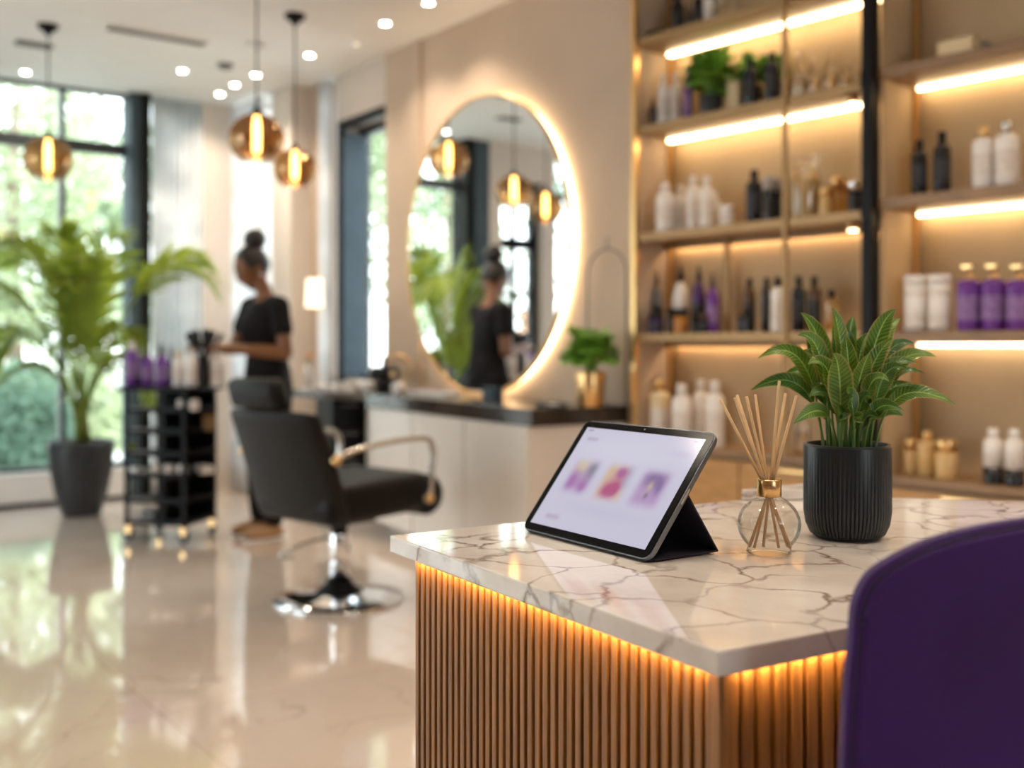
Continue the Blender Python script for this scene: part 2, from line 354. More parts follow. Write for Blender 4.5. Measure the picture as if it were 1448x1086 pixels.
# ------------------------------------------------------------------ frames of the room
C0 = Vector((-2.16, 8.48, 0)); AM = Vector((-.004, 5.84, 0))
MW = Matrix.Translation(C0) @ Rz(ang(-V))        # window wall: x along it from the corner, y into the room
MM = Matrix.Translation(AM) @ Rz(ang(U))         # mirror wall: x away from the camera, y into the room
MS = Matrix.Translation(SF0) @ Rz(ang(-US))      # shelving: x to the right and nearer, y into the wall
C1 = C0 - V*8; C2 = C1 - U*10.5; C3 = SF0 + VS*.30 - US*11
def wx(px):                                       # window wall column -> x
    k = (px-724)/F; return (C0.x - k*C0.y)/(V.x - k*V.y)
def mx_(px, off=0):                               # mirror wall column -> x
    k = (px-724)/F; o = AM - V*off; return -(o.x-k*o.y)/(U.x-k*U.y)
def shx(px, y=0):
    k = (px-724)/F; o = SF0 + VS*y; return (o.x-k*o.y)/(US.x-k*US.y)
def struct(mb, name, m, mtx=None):
    o = mb.build(name, m, kind='structure')
    if mtx is not None: o.matrix_world = mtx
    return o
H = CEIL
# floor and ceiling
foot = [C0+V*.3+U*.3, C1-V*.3+U*.3, C2-V*.3-U*.3, C3+Vector((.3, -.6, 0)), C3+Vector((.6, .3, 0)), SF0+VS*.5, Vector((.9, 5.5, 0)), AM+V*.3+U*1]
struct(MB().prism(foot, -.12, 0), 'floor', M['floor'])
struct(MB().prism(foot, H, H+.25), 'ceiling', M['ceiling'])
# window wall (x = distance from corner). glass bays between these stops
def wallbox(name, m, x0, x1, z0, z1, y0=-.25, y1=0, mtx=MW): return struct(MB().box(x0, x1, y0, y1, z0, z1), name, m, mtx)
wallbox('wall_back', M['wall2'], -.25, .32, 0, H)
wallbox('wall_back', M['wall2'], .32, .73, 0, .2)
wallbox('wall_back', M['white'], .73, 2.20, .03, .235)
wallbox('wall_back', M['wall2'], 2.20, 2.33, 0, H, -.25, .02)
wallbox('wall_back', M['wall2'], 2.86, 3.0, 0, H)
wallbox('wall_back', M['wall2'], 4.25, 4.7, 0, H)
wallbox('wall_back', M['wall2'], 7.3, 8.25, 0, H)
wallbox('wall_back', M['wall2'], 2.33, 2.86, 2.72, H)
def window(name, x0, x1, z0, z1, bars_x, bars_z, fr, m, mtx, jl=.05, jr=.05, depth=.10, y=-.16, glass=True, head=.05, foot_=.035):
    b = MB()
    b.box(x0, x0+jl, y-depth/2, y+depth/2, z0, z1); b.box(x1-jr, x1, y-depth/2, y+depth/2, z0, z1)
    b.box(x0, x1, y-depth/2, y+depth/2, z1-head, z1); b.box(x0, x1, y-depth/2, y+depth/2, z0, z0+foot_)
    for q in bars_x: b.box(q[0], q[1], y-depth/2+.01, y+depth/2-.01, z0, z1)
    for q in bars_z: b.box(x0, x1, y-depth/2+.015, y+depth/2-.015, q[0], q[1])
    o = struct(b, name, m, mtx)
    if glass:
        g = MB().box(x0+jl, x1-jr, y-.004, y+.004, z0+.03, z1-.04).build('pane', M['glass'], o)
    return o
w1 = window('window_1', .73, 2.20, .235, H, [(1.305, 1.345)], [(2.585, 2.675)], .05, M['charcoal'], MW, jl=.0, jr=.27, head=.02)
MB().box(.73, .80, -.25, .03, .0, H).build('frame', M['black'], w1)
MB().box(.80, .876, -.21, .012, .0, H).build('jamb', M['slate'], w1)
MB().box(1.93, 2.02, -.22, .03, .0, H).build('jamb', M['black'], w1)
MB().box(2.02, 2.20, -.22, .015, .0, H).build('jamb', M['slate'], w1)
window('window_8', .32, .73, .2, H, [], [], .02, M['white'], MW, jl=.02, jr=.0, depth=.06, head=.03, y=-.08)
wallbox('trim_1', M['charcoal'], .73, 2.2, 0, .03, -.2, .015)
d1 = window('door_1', 2.33, 2.86, 0, 2.72, [(2.585, 2.605)], [(2.08, 2.18), (1.62, 1.66), (.9, .94)], .07, M['black'], MW, jl=.06, jr=.06, head=.10, foot_=.12)
window('window_2', 3.0, 4.25, .05, H, [(3.6, 3.64)], [(2.6, 2.66)], .05, M['charcoal'], MW)
window('window_3', 4.7, 7.3, .05, H, [(5.55, 5.59), (6.4, 6.44)], [(2.6, 2.66)], .05, M['charcoal'], MW)  # out-of-view bay added to let more daylight into the room
# left wall with wide glazing, wall behind the camera
ML = Matrix.Translation(C1) @ Rz(ang(-U))         # x toward the camera side, y = into the room?
def seg(name, m, p, q, z0, z1, th=.2, side=1):
    d = (q-p).normalized(); n = Vector((-d.y, d.x, 0))*side*th
    return struct(MB().prism([p, q, q+n, p+n] if side > 0 else [p, p+n, q+n, q], z0, z1), name, m)
pL = lambda t: C1 - U*t
seg('wall_left', M['wall'], pL(-.2), pL(1.0), 0, H, side=-1); seg('wall_left', M['wall'], pL(4.2), pL(10.7), 0, H, side=-1)
for k, (a, b) in enumerate(((1.0, 4.2),)):
    p = pL(a); mtx = Matrix.Translation(p) @ Rz(ang(-U))
    window('window_%d' % (4+k), 0, b-a, .05, H, [((b-a)/2-.02, (b-a)/2+.02)], [(2.6, 2.66)], .05, M['charcoal'], mtx, y=-.1 if False else .1-.2)
dF = (C3-C2).normalized(); LF = (C3-C2).length
pF = lambda t: C2 + dF*t
seg('wall_front', M['wall'], pF(-.2), pF(5.1), 0, H, side=-1); seg('wall_front', M['wall'], pF(7.3), pF(LF+.3), 0, H, side=-1)
window('window_6', 0, 2.2, .4, H, [(1.08, 1.12)], [(2.6, 2.66)], .05, M['charcoal'], Matrix.Translation(pF(5.1)) @ Rz(ang(dF)), y=-.1)
seg('wall_front', M['wall'], pF(5.1), pF(7.3), 0, .4, side=-1)
# mirror wall. recess x 2.484 .. 3.42 stands 17 cm into the room
T = MM
wallbox('wall_right', M['wall'], -1.0, .93, 0, H, -.22, 0, T)
wallbox('wall_right', M['wall'], .94, 1.365, 0, H, -.22, .015, T)
wallbox('wall_right', M['wall'], .925, .945, 0, H, -.22, -.012, T)
wallbox('wall_right', M['wall2'], 1.365, 2.045, 2.70, H, -.22, 0, T)
wallbox('wall_right', M['wall2'], 1.365, 2.045, 0, .90, -.22, 0, T)
wallbox('wall_right', M['wall2'], 2.045, 2.09, 0, H, -.22, 0, T)
wallbox('wall_right', M['wall'], 2.26, 2.484, 0, H, -.22, 0, T)
wallbox('wall_right', M['wall2'], 2.09, 2.26, 0, .9, -.22, 0, T)
wallbox('wall_right', M['wall2'], 2.484, 2.82, 0, H, -.10, .17, T)
wallbox('wall_right', M['wall2'], 3.36, 3.5, 0, H, -.10, .17, T)
wallbox('wall_right', M['wall2'], 2.82, 3.36, 0, .2, -.10, .17, T)
window('window_9', 2.09, 2.26, .9, H, [], [], .02, M['white'], T, jl=.015, jr=.015, depth=.06, head=.03, y=-.1)
window('window_10', 2.82, 3.36, .2, H, [], [], .02, M['white'], T, jl=.02, jr=.02, depth=.06, head=.03, y=.0)
w7 = window('window_7', 1.365, 2.045, .90, 2.70, [], [], .05, M['charcoal'], T, jl=.02, jr=.05, y=-.19, depth=.06, head=.06)
MB().box(1.985, 2.04, -.17, .0, .93, 2.64).build('reveal', M['slate'], w7)
MB().box(1.365, 2.045, -.02, .02, 2.66, 2.72).build('head_trim', M['black'], w7)
MB().box(1.99, 2.045, -.02, .02, .9, 2.72).build('side_trim', M['black'], w7)
# shelf wall
wallbox('wall_right', M['niche'], -.25, 11.2, 0, H, .262, .45, MS)
wallbox('wall_right', M['wall'], -.03, -.012, 0, H, -.0, .262, MS)
# daylight portals in the glazed bays
def portal(x0, x1, z0, z1, mtx, y=-.24):
    l = bpy.data.lights.new('daylight_portal', 'AREA'); l.shape = 'RECTANGLE'; l.size = x1-x0; l.size_y = z1-z0
    l.cycles.is_portal = True; o = bpy.data.objects.new('daylight_portal', l); COL.objects.link(o)
    o.matrix_world = mtx @ Matrix.Translation(((x0+x1)/2, y, (z0+z1)/2)) @ Matrix.Rotation(PI/2, 4, 'X')
    return o
portal(.88, 2.2, .25, 3.0, MW); portal(2.33, 2.86, 0, 2.7, MW); portal(3.0, 4.25, .05, 3, MW); portal(4.7, 7.3, .05, 3, MW)
portal(1.0, 4.2, .05, 3, Matrix.Translation(C1) @ Rz(ang(-U)))
portal(5.1, 7.3, .4, 3, Matrix.Translation(C2) @ Rz(ang(dF))); portal(1.365, 2.04, .93, 2.66, MM); portal(2.82, 3.36, .2, 3, MM, -.12); portal(.32, .73, .2, 3, MW)
# curtains (sheer, gathered)
def curtain(label, mtx, x0, x1, y, folds, z0=.02, z1=H-.03, grp=None):
    b = MB(); n = folds*12; th = .004
    for a, s in ((0, 1), (1, -1)):
        pass
    prev = None
    for i in range(n+1):
        x = x0+(x1-x0)*i/n; yy = y+.025*math.sin(2*PI*folds*i/n)+.008*math.sin(5.1*i)
        cur = (b.b.verts.new((x, yy, z0)), b.b.verts.new((x, yy*1.0, z1)))
        if prev: b.b.faces.new((prev[0], cur[0], cur[1], prev[1])).smooth = True
        prev = cur
    o = b.build('sheer_curtain', M['sheer']); md = o.modifiers.new('thickness', 'SOLIDIFY'); md.thickness = .003
    o.matrix_world = mtx; tag(o, label, 'curtain'); return o
curtain('white sheer curtain hanging right beside the big dark framed window', MW, .34, .73, .048, 8)
curtain('white sheer curtain on the far wall directly behind the stylist', MM, 2.80, 3.38, .25, 9)
curtain('narrow white sheer curtain next to the small dark framed window', MM, 2.10, 2.25, .05, 4)
# ------------------------------------------------------------------ ceiling fittings
def pt_ceil(px, py): Y = (H-CH)*F/(HY-py); return at(px, Y, H)
dl = [(606, 4, 'bright round downlight nearest the mirror wall at the top of the photo'), (545, 33, 'bright round downlight second nearest along the mirror wall'),
      (438, 78, 'bright round downlight just right of the second pendant cord'), (258, 100, 'bright round downlight left of the pendants in mid ceiling'),
      (362, 106, 'small downlight showing behind the cord of the largest pendant'), (332, 120, 'small downlight below the round smoke detector'),
      (311, 133, 'small downlight furthest back above the beige wall'), (36, 102, 'small downlight above the window by the leftmost pendant')]
def downlight(p, label, e=30):
    r = thing('ceiling_downlight', label, 'ceiling light', p)
    MB().lathe([(.024, -.002), (.042, -.006), (.045, 0)], 24, capb=False, capt=False).build('trim_ring', M['white'], r)
    MB().lathe([(.025, -.003), (.025, -.001)], 24).build('lens', M['down'], r)
    l = bpy.data.lights.new('downlight_beam', 'SPOT'); l.energy = e; l.color = (1, .84, .66); l.spot_size = math.radians(120); l.spot_blend = .8; l.shadow_soft_size = .05
    o = bpy.data.objects.new('downlight_beam', l); COL.objects.link(o); o.parent = r; o.location = (0, 0, -.03)
    return r
for px, py, lab in dl: downlight(pt_ceil(px, py), lab)
FILL_DOWNLIGHTS = [(-.4, 4.2, 'added fill downlight above the aisle in front of the mirror counter'), (.55, 3.4, 'added fill downlight above the aisle before the tall shelves'), (-1.6, 2.6, 'added fill downlight above the open floor left of the desk'),
         (.35, 1.9, 'added fill downlight above the reception desk'), (1.15, 2.6, 'added fill downlight above the right shelving'), (-.9, 1.0, 'added fill downlight above the floor beside the camera'), (.9, .8, 'added fill downlight above the purple chair'), (1.9, 1.6, 'added fill downlight behind the reception desk')]
for x, y, lab in FILL_DOWNLIGHTS: downlight(Vector((x, y, H)), lab, 36)  # unseen lamps added to keep the desk area bright and warm
r = thing('smoke_detector', 'small dark round smoke detector on the ceiling between the downlights', 'smoke detector', pt_ceil(318, 91))
MB().lathe([(.03, -.03), (.05, -.022), (.055, 0)], 24).build('housing', M['grey'], r); MB().lathe([(.02, -.034), (.02, -.03)], 16).build('sensor', M['black'], r)
r = thing('ceiling_sensor', 'faint white ceiling sensor between two bright downlights', 'sensor', pt_ceil(504, 60))
MB().lathe([(.025, -.012), (.042, -.008), (.045, 0)], 24).build('cover', M['white'], r); MB().lathe([(.014, -.016), (.016, -.012)], 16).build('lens', M['shadelit'], r)
def vent(p, w, d, label, m, rz):
    r = thing('ceiling_vent', label, 'vent', p, rz)
    MB().box(-w/2, w/2, -d/2, d/2, -.012, 0).build('frame', m, r)
    for k in range(4): MB().box(-w/2+.015, w/2-.015, -d/2+d*(k+.6)/5, -d/2+d*(k+.9)/5, -.018, -.012).build('slat', M['grey'], r)
vent(pt_ceil(222, 49), .62, .10, 'long slim linear vent in the ceiling between the pendants', M['white'], ang(V))
vent(pt_ceil(48, 62), .22, .10, 'small dark ceiling vent beside the leftmost pendant rose', M['grey'], ang(V))
# ------------------------------------------------------------------ pendants
def pendant(px, Y, py, dia, label, rose='black'):
    c = at(px, Y); z = ZZ(py, Y); R = dia/2
    r = thing('pendant_lamp', label, 'pendant lamp', (c.x, c.y, H), 0, 'amber glass globe pendants')
    zc = z-H
    MB().lathe([(.022, -.055), (.03, -.035), (.058, -.02), (.06, 0)], 24).build('ceiling_rose', M[rose], r)
    MB().tube([(0, 0, -.05), (0, 0, zc+R*.98)], .0045, 8).build('cord', M['black'], r)
    MB().lathe([(.022, zc+R*.86), (.024, zc+R*.95), (.016, zc+R*1.12), (.006, zc+R*1.2)], 16).build('socket', M['black'], r)
    prof = []
    for i in range(21):
        a = math.radians(80 - i*6.2); prof.append((R*math.cos(a), zc+R*.93*math.sin(a)))
    MB().lathe(prof[::-1], 36, capb=False, capt=False).build('globe', M['amberglass'], r)
    MB().lathe([(prof[-1][0], prof[-1][1]), (prof[-1][0]*.93, prof[-1][1]-R*.10), (prof[-1][0]*.86, prof[-1][1]-R*.13)], 36, capb=False, capt=False).build('rim', M['clearlip'], r)
    MB().lathe([(.004, zc-R*.50), (.018, zc-R*.46), (.020, zc-R*.30), (.020, zc+R*.50), (.017, zc+R*.66), (.012, zc+R*.84)], 20).build('bulb', M['bulb'], r)
    return r
pendant(363, 5.4, 197, .280, 'largest amber glass globe pendant, hanging above the stylist')
pendant(417, 6.1, 239, .246, 'lower amber glass globe pendant hanging just right of the largest one')
pendant(68, 6.3, 226, .285, 'amber glass globe pendant hanging alone in front of the big window')
pendant(363, 6.7, 192, .29, 'amber glass globe pendant hanging furthest back, behind the largest one', 'white')
# ------------------------------------------------------------------ round mirror
cx, cz = (AM + U*((Vector((-.13, 6.01, 0))-AM).dot(U))), 1.71
r = thing('round_mirror', 'large round mirror in a thin gold frame with warm light glowing behind it', 'mirror', (cx.x, cx.y, cz), ang(U))
rot = Matrix.Rotation(-PI/2, 4, 'X')     # lathe axis z -> +y (into the room)
RX, RZ = .80, .845
def ringlathe(prof, seg=96, **k): return MB().lathe(prof, seg, mtx=Matrix.Diagonal((1, 1, RZ/RX, 1)) @ rot, **k)
ringlathe([(RX-.012, .062), (RX-.012, .064)]).build('mirror_glass', M['mirror'], r)
ringlathe([(RX-.012, .045), (RX-.012, .072), (RX, .072), (RX, .045), (RX-.012, .045)], capb=False, capt=False).build('frame', M['gold'], r)
ringlathe([(RX-.05, .004), (RX-.05, .055)]).build('backing', M['white'], r)
ringlathe([(RX-.035, .006), (RX-.035, .040), (RX-.018, .040), (RX-.018, .006), (RX-.035, .006)], capb=False, capt=False).build('light_ring', M['ledring'], r)
# ------------------------------------------------------------------ counter
F1 = Vector((.089, 4.78, 0)); F2 = Vector((-.883, 6.40, 0)); F4 = Vector((-1.55, 6.93, 0))
onw = lambda p, g=.004: p + V*(3.458-g-p.dot(V))
B1 = AM - U*.955 - V*.006; CT = .86
def poly_obj(pts, z0, z1, name, m, parent=None, bev=.004): return MB().prism(pts, z0, z1, bev).build(name, m, parent)
o = poly_obj([F1, B1, onw(F2), F2], CT-.08, CT, 'worktop', M['darkstone']); tag(o, 'thick dark polished stone worktop running under the round mirror', 'worktop')
o = poly_obj([F2+(F4-F2).normalized()*.004, onw(F2)+U*.006, onw(F4), F4], CT-.045, CT, 'worktop', mat('grey brown stone', (.16, .145, .13), .12, var=.2)); tag(o, 'thinner grey brown worktop continuing left behind the salon chair', 'worktop')
def inset(p, q, d): return p + (q-p).normalized()*d
r = thing('counter_cabinet', 'cream lacquered cabinet under the dark stone worktop', 'cabinet', (0, 0, 0))
g1 = F1 + Vector((-.008, .022, 0)); g2 = F2 + Vector((.03, .0, 0)); g2b = onw(F2, .01)+Vector((.03, -.0, 0)) - V*.03; g1b = B1 + Vector((-.02, -.015, 0))
MB().prism([g1, g1b, g2b, g2], .105, CT-.08).build('body', M['cabinet'], r)
q1 = g1 + Vector((-.02, .14, 0)); q2 = g2 + Vector((.10, .01, 0)); MB().prism([q1, g1b, g2b, q2], 0, .105).build('plinth', M['plinth'], r)
d_ = (g2-g1).normalized()
for k in range(3):
    a = g1 + d_*((g2-g1).length*(k+.02)/3); b = g1 + d_*((g2-g1).length*(k+.985)/3); nn = Vector((d_.y, -d_.x, 0)); nn = nn if nn.y < 0 else -nn
    MB().prism([a+nn*.001, b+nn*.001, b+nn*.012, a+nn*.012][::1], .108, CT-.085).build('door', M['cabinet'], r)
r = thing('drawer_unit', 'black drawer unit under the worktop to the left of the cream cabinet', 'drawers', at(494, 6.62), ang(V)-.2)
MB().box(-.11, .11, 0, .40, .27, CT-.045).build('body', M['black'], r)
for k in range(3): d = MB().box(-.105, .105, -.016, 0, .28+.175*k, .445+.175*k).build('drawer', M['black'], r); MB().box(-.05, .05, -.026, -.016, .42+.175*k, .43+.175*k).build('handle', M['grey'], d)
# ------------------------------------------------------------------ outside
struct(MB().box(-40, 25, -20, 60, -.18, -.125), 'ground', M['terrace'])
def tree(x, y, h, rad, m, label, n=2200, trunk=.12, leaf=.10, low=.28):
    r = thing('leafy_tree', label, 'tree', (x, y, -.12), random.random()*6, 'trees outside the windows')
    MB().tube([(0, 0, 0), (.05, .03, h*.3), (-.05, .06, h*.6), (.02, 0, h*.85)], [trunk, trunk*.8, trunk*.6, trunk*.25], 8).build('trunk', M['bark'], r)
    b = MB(); rnd = random.Random(int(x*100+y*7))
    cl = [(Vector((rnd.gauss(0, .42)*rad, rnd.gauss(0, .42)*rad, h*(low+(1-low)*rnd.random()))), rad*(.22+.26*rnd.random())) for _ in range(26)]
    for i in range(n):
        c, q = cl[i % len(cl)]
        d = Vector((rnd.gauss(0, 1), rnd.gauss(0, 1), rnd.gauss(0, .8))).normalized()*q*(rnd.random()**.4)
        p = c+d; a = Vector((rnd.gauss(0, 1), rnd.gauss(0, 1), rnd.gauss(0, 1))).normalized(); t = a.orthogonal().normalized(); s = leaf*(.6+.8*rnd.random())
        b.b.faces.new([b.b.verts.new(v) for v in (p-a*s, p+t*s*.5, p+a*s, p-t*s*.5)])
    b.build('crown', m, r); return r
L1 = 'light green tree filling the upper panes of the big window'; L2 = 'mid green tree outside, further left behind the palm'
TR = [(-6.3, 13.5, 5.4, 1.9, 'tree1', 'light green tree seen just left of the dark window jamb'), (-8.6, 15.5, 6.0, 2.2, 'tree1', 'tall light green tree behind the leftmost pendant'),
      (-6.9, 17.5, 4.2, 1.8, 'tree2', 'mid green tree low behind the palm fronds'), (-10.6, 18.5, 6.4, 2.2, 'tree3', 'blue green tree at the far left edge of the window'),
      (-5.9, 20.0, 5.6, 2.4, 'tree2', 'distant mid green tree seen through the right pane of the big window'),
      (-11.5, 10.5, 5.2, 2.0, 'tree1', 'light green tree seen reflected in the left of the round mirror'), (-14.0, 12.8, 5.0, 2.0, 'tree2', 'mid green tree reflected low in the round mirror'),
      (-15.5, 8.2, 5.4, 2.0, 'tree3', 'blue green tree outside beyond the glazed door'), (-12.5, 5.0, 4.5, 1.8, 'tree1', 'light green tree outside the left glazing'),
      (-2.2, 12.6, 5.0, 1.5, 'tree1', 'light green tree outside the small window beside the mirror'), (-1.1, 15.5, 5.5, 1.9, 'tree2', 'mid green tree behind the one at the small window')]
for x, y, h, rad, m, lab in TR: tree(x, y, h, rad, M[m], lab)
def shrub(x, y, h, rad, m, label): 
    r = thing('garden_shrub', label, 'shrub', (x, y, -.12), 0, 'shrubs outside the big window'); b = MB(); rnd = random.Random(int(x*91+y*13))
    for i in range(2600):
        d = Vector((rnd.gauss(0, 1), rnd.gauss(0, 1), abs(rnd.gauss(0, 1)))).normalized()*(rnd.random()**.35); p = Vector((d.x*rad, d.y*rad, d.z*h))
        a = Vector((rnd.gauss(0, 1), rnd.gauss(0, 1), rnd.gauss(0, 1))).normalized(); t = a.orthogonal().normalized(); s = .055*(.6+.8*rnd.random())
        b.b.faces.new([b.b.verts.new(v) for v in (p-a*s, p+t*s*.5, p+a*s, p-t*s*.5)])
    b.build('foliage', m, r); MB().tube([(0, 0, 0), (0, 0, h*.6)], .03, 6).build('stem', M['bark'], r)
shrub(-4.9, 10.6, 1.15, .55, M['tree3'], 'low blue green shrub outside beside the palm pot')
shrub(-6.3, 11.2, 1.6, .8, M['tree2'], 'rounded green shrub outside at the far left of the window')
shrub(-5.3, 13.0, 1.3, .8, M['tree1'], 'light green shrub on the terrace behind the palm')
shrub(-2.0, 10.4, 1.0, .5, M['tree1'], 'light green shrub outside the small window')
def house(c, sx_, sy_, h, rz, label):
    r = thing('neighbouring_house', label, 'building', c, rz); b = MB().box(-sx_/2, sx_/2, -sy_/2, sy_/2, 0, h).build('wall', M['facade'], r)
    MB().box(-sx_/2-.2, sx_/2+.2, -sy_/2-.2, sy_/2+.2, h, h+.2).build('roof', M['grey'], r)
    for i in range(4):
        for j in range(2):
            for s in (-1, 1):
                x = -sx_/2+sx_*(i+.5)/4; f = MB().box(x-.5, x+.5, s*sy_/2-.04, s*sy_/2+.04, .9+j*2.6, 2.4+j*2.6).build('window', M['charcoal'], r)
house((-19, 24, -.12), 14, 6, 4.2, .5, 'pale low building far behind the garden trees')
# ------------------------------------------------------------------ shelving
def sh_local(px, y): return shx(px, y)
def post(x, y, s, z0, z1, m, label, name='shelf_post', cat='shelf post', s2=None):
    o = MB().box(x-s/2, x+s/2, y-(s2 or s)/2, y+(s2 or s)/2, z0, z1, bev=.001).build(name, m); o.matrix_world = MS; return o
# the left brass and veneer shelving
RT = thing('shelving_unit', 'tall brass framed shelving with five lit shelves right of the round mirror', 'shelves', SF0, ang(-US))
def p_post(x, y, s, z0, z1, m=M['gold'], rt=RT): return MB().box(x-s/2, x+s/2, y-s/2, y+s/2, z0, z1, bev=.0012).build('post', m, rt)
XM = .819; XB = 1.195
p_post(0, -.01, .028, .70, H); p_post(.0, .245, .022, .70, H); p_post(XM, -.01, .019, .70, H, M['bronze'])
MB().box(shx(1028, .2)-.012, shx(1028, .2)+.012, .19, .214, 1.204, 1.634).build('divider', M['bronze'], RT)
LV = {'A': 2.575, 'B': 2.165, 'C': 1.668, 'D': 1.203}
for k, z in LV.items():
    s = MB().box(-.012, XB-.02, 0, .258, z-.034, z, bev=.002).build('shelf', M['shelfwood'], RT)
    MB().box(-.014, XB-.02, -.006, 0, z-.036, z+.001).build('edge_trim', M['bronze'], s)
    if k in 'AB':
        for x0, x1 in ((.03, XM-.05), (XM-.035, XB-.09 if k == 'B' else XB-.05)):
            MB().box(x0, x1, .185, .215, z-.050, z-.036, bev=.003).build('light_strip', M['led'], s)
    else:
        MB().box(.03, XB-.05, .240, .252, z-.040, z-.035).build('light_strip', mat('soft warm light strip', (1, .8, .5), .5, emit=26, ecol=(1, .74, .42)), s)
        MB().box(-.012, XB-.02, .214, .220, z-.062, z-.034).build('lip', M['shelfwood'], s)
MB().box(-.012, XB-.02, .2585, .2615, .70, H-.01).build('back_panel', M['niche'], RT)
# black post
BP = MB().box(-.022, .022, -.03, .03, 0, H-.001, bev=.002)
for z in (1.19, 1.70, 2.19): BP.box(-.0235, .0235, -.034, .032, z-.06, z)
o = BP.build('black_post', M['black']); tag(o, 'thick black floor to ceiling post between the two shelving units', 'post'); o.matrix_world = MS @ Matrix.Translation((1.2, -.01, 0))
# right shelving
RR = thing('shelving_unit', 'wider veneer shelving with thick boards and light strips right of the black post', 'shelves', SF0 - US*1.226, ang(-US))
W = 2.9
MB().box(0, .016, .02, .26, .66, H).build('side_panel', M['niche'], RR)
MB().box(.0, W, .2585, .2615, .66, H-.01).build('back_panel', M['niche'], RR)
p_post(.03, .235, .020, .66, H, M['gold'], RR)
for z in (2.20, 1.708, 1.20):
    s = MB().box(-.0, W, 0, .257, z-.042, z, bev=.002).build('shelf', M['wood'], RR)
    MB().box(.045, W-.1, .212, .234, z-.056, z-.044, bev=.003).build('light_strip', M['led'] if z > 1.3 else mat('pale light strip', (1, .9, .7), .5, emit=8, ecol=(1, .82, .56)), s)
# base cabinets
def base_cab(org, w, h, n, label, lab2):
    r = thing('base_cabinet', label, 'cabinet', org, ang(-US))
    MB().box(0, w, .02, .26, .08, h-.03).build('body', M['wood'], r); MB().box(.02, w-.02, .05, .25, 0, .08).build('plinth', M['black'], r)
    MB().box(-.0, w, -.012, .26, h-.03, h, bev=.002).build('top', M['wood'], r)
    for i in range(n):
        for j in range(2):
            d = MB().box(i*w/n+.004, (i+1)*w/n-.004, 0, .018, .09+j*(h-.13)/2, .085+(j+1)*(h-.13)/2, bev=.0015).build('drawer', M['honey'], r)
            MB().box((i+.35)*w/n, (i+.65)*w/n, -.014, -.002, .06+(j+1)*(h-.13)/2, .072+(j+1)*(h-.13)/2).build('handle', M['gold'], d)
base_cab(SF0, 1.165, .70, 2, 'walnut drawer cabinet below the brass framed shelving', '')
base_cab(SF0 - US*1.226, W, .66, 4, 'walnut drawer cabinet below the right shelving', '')
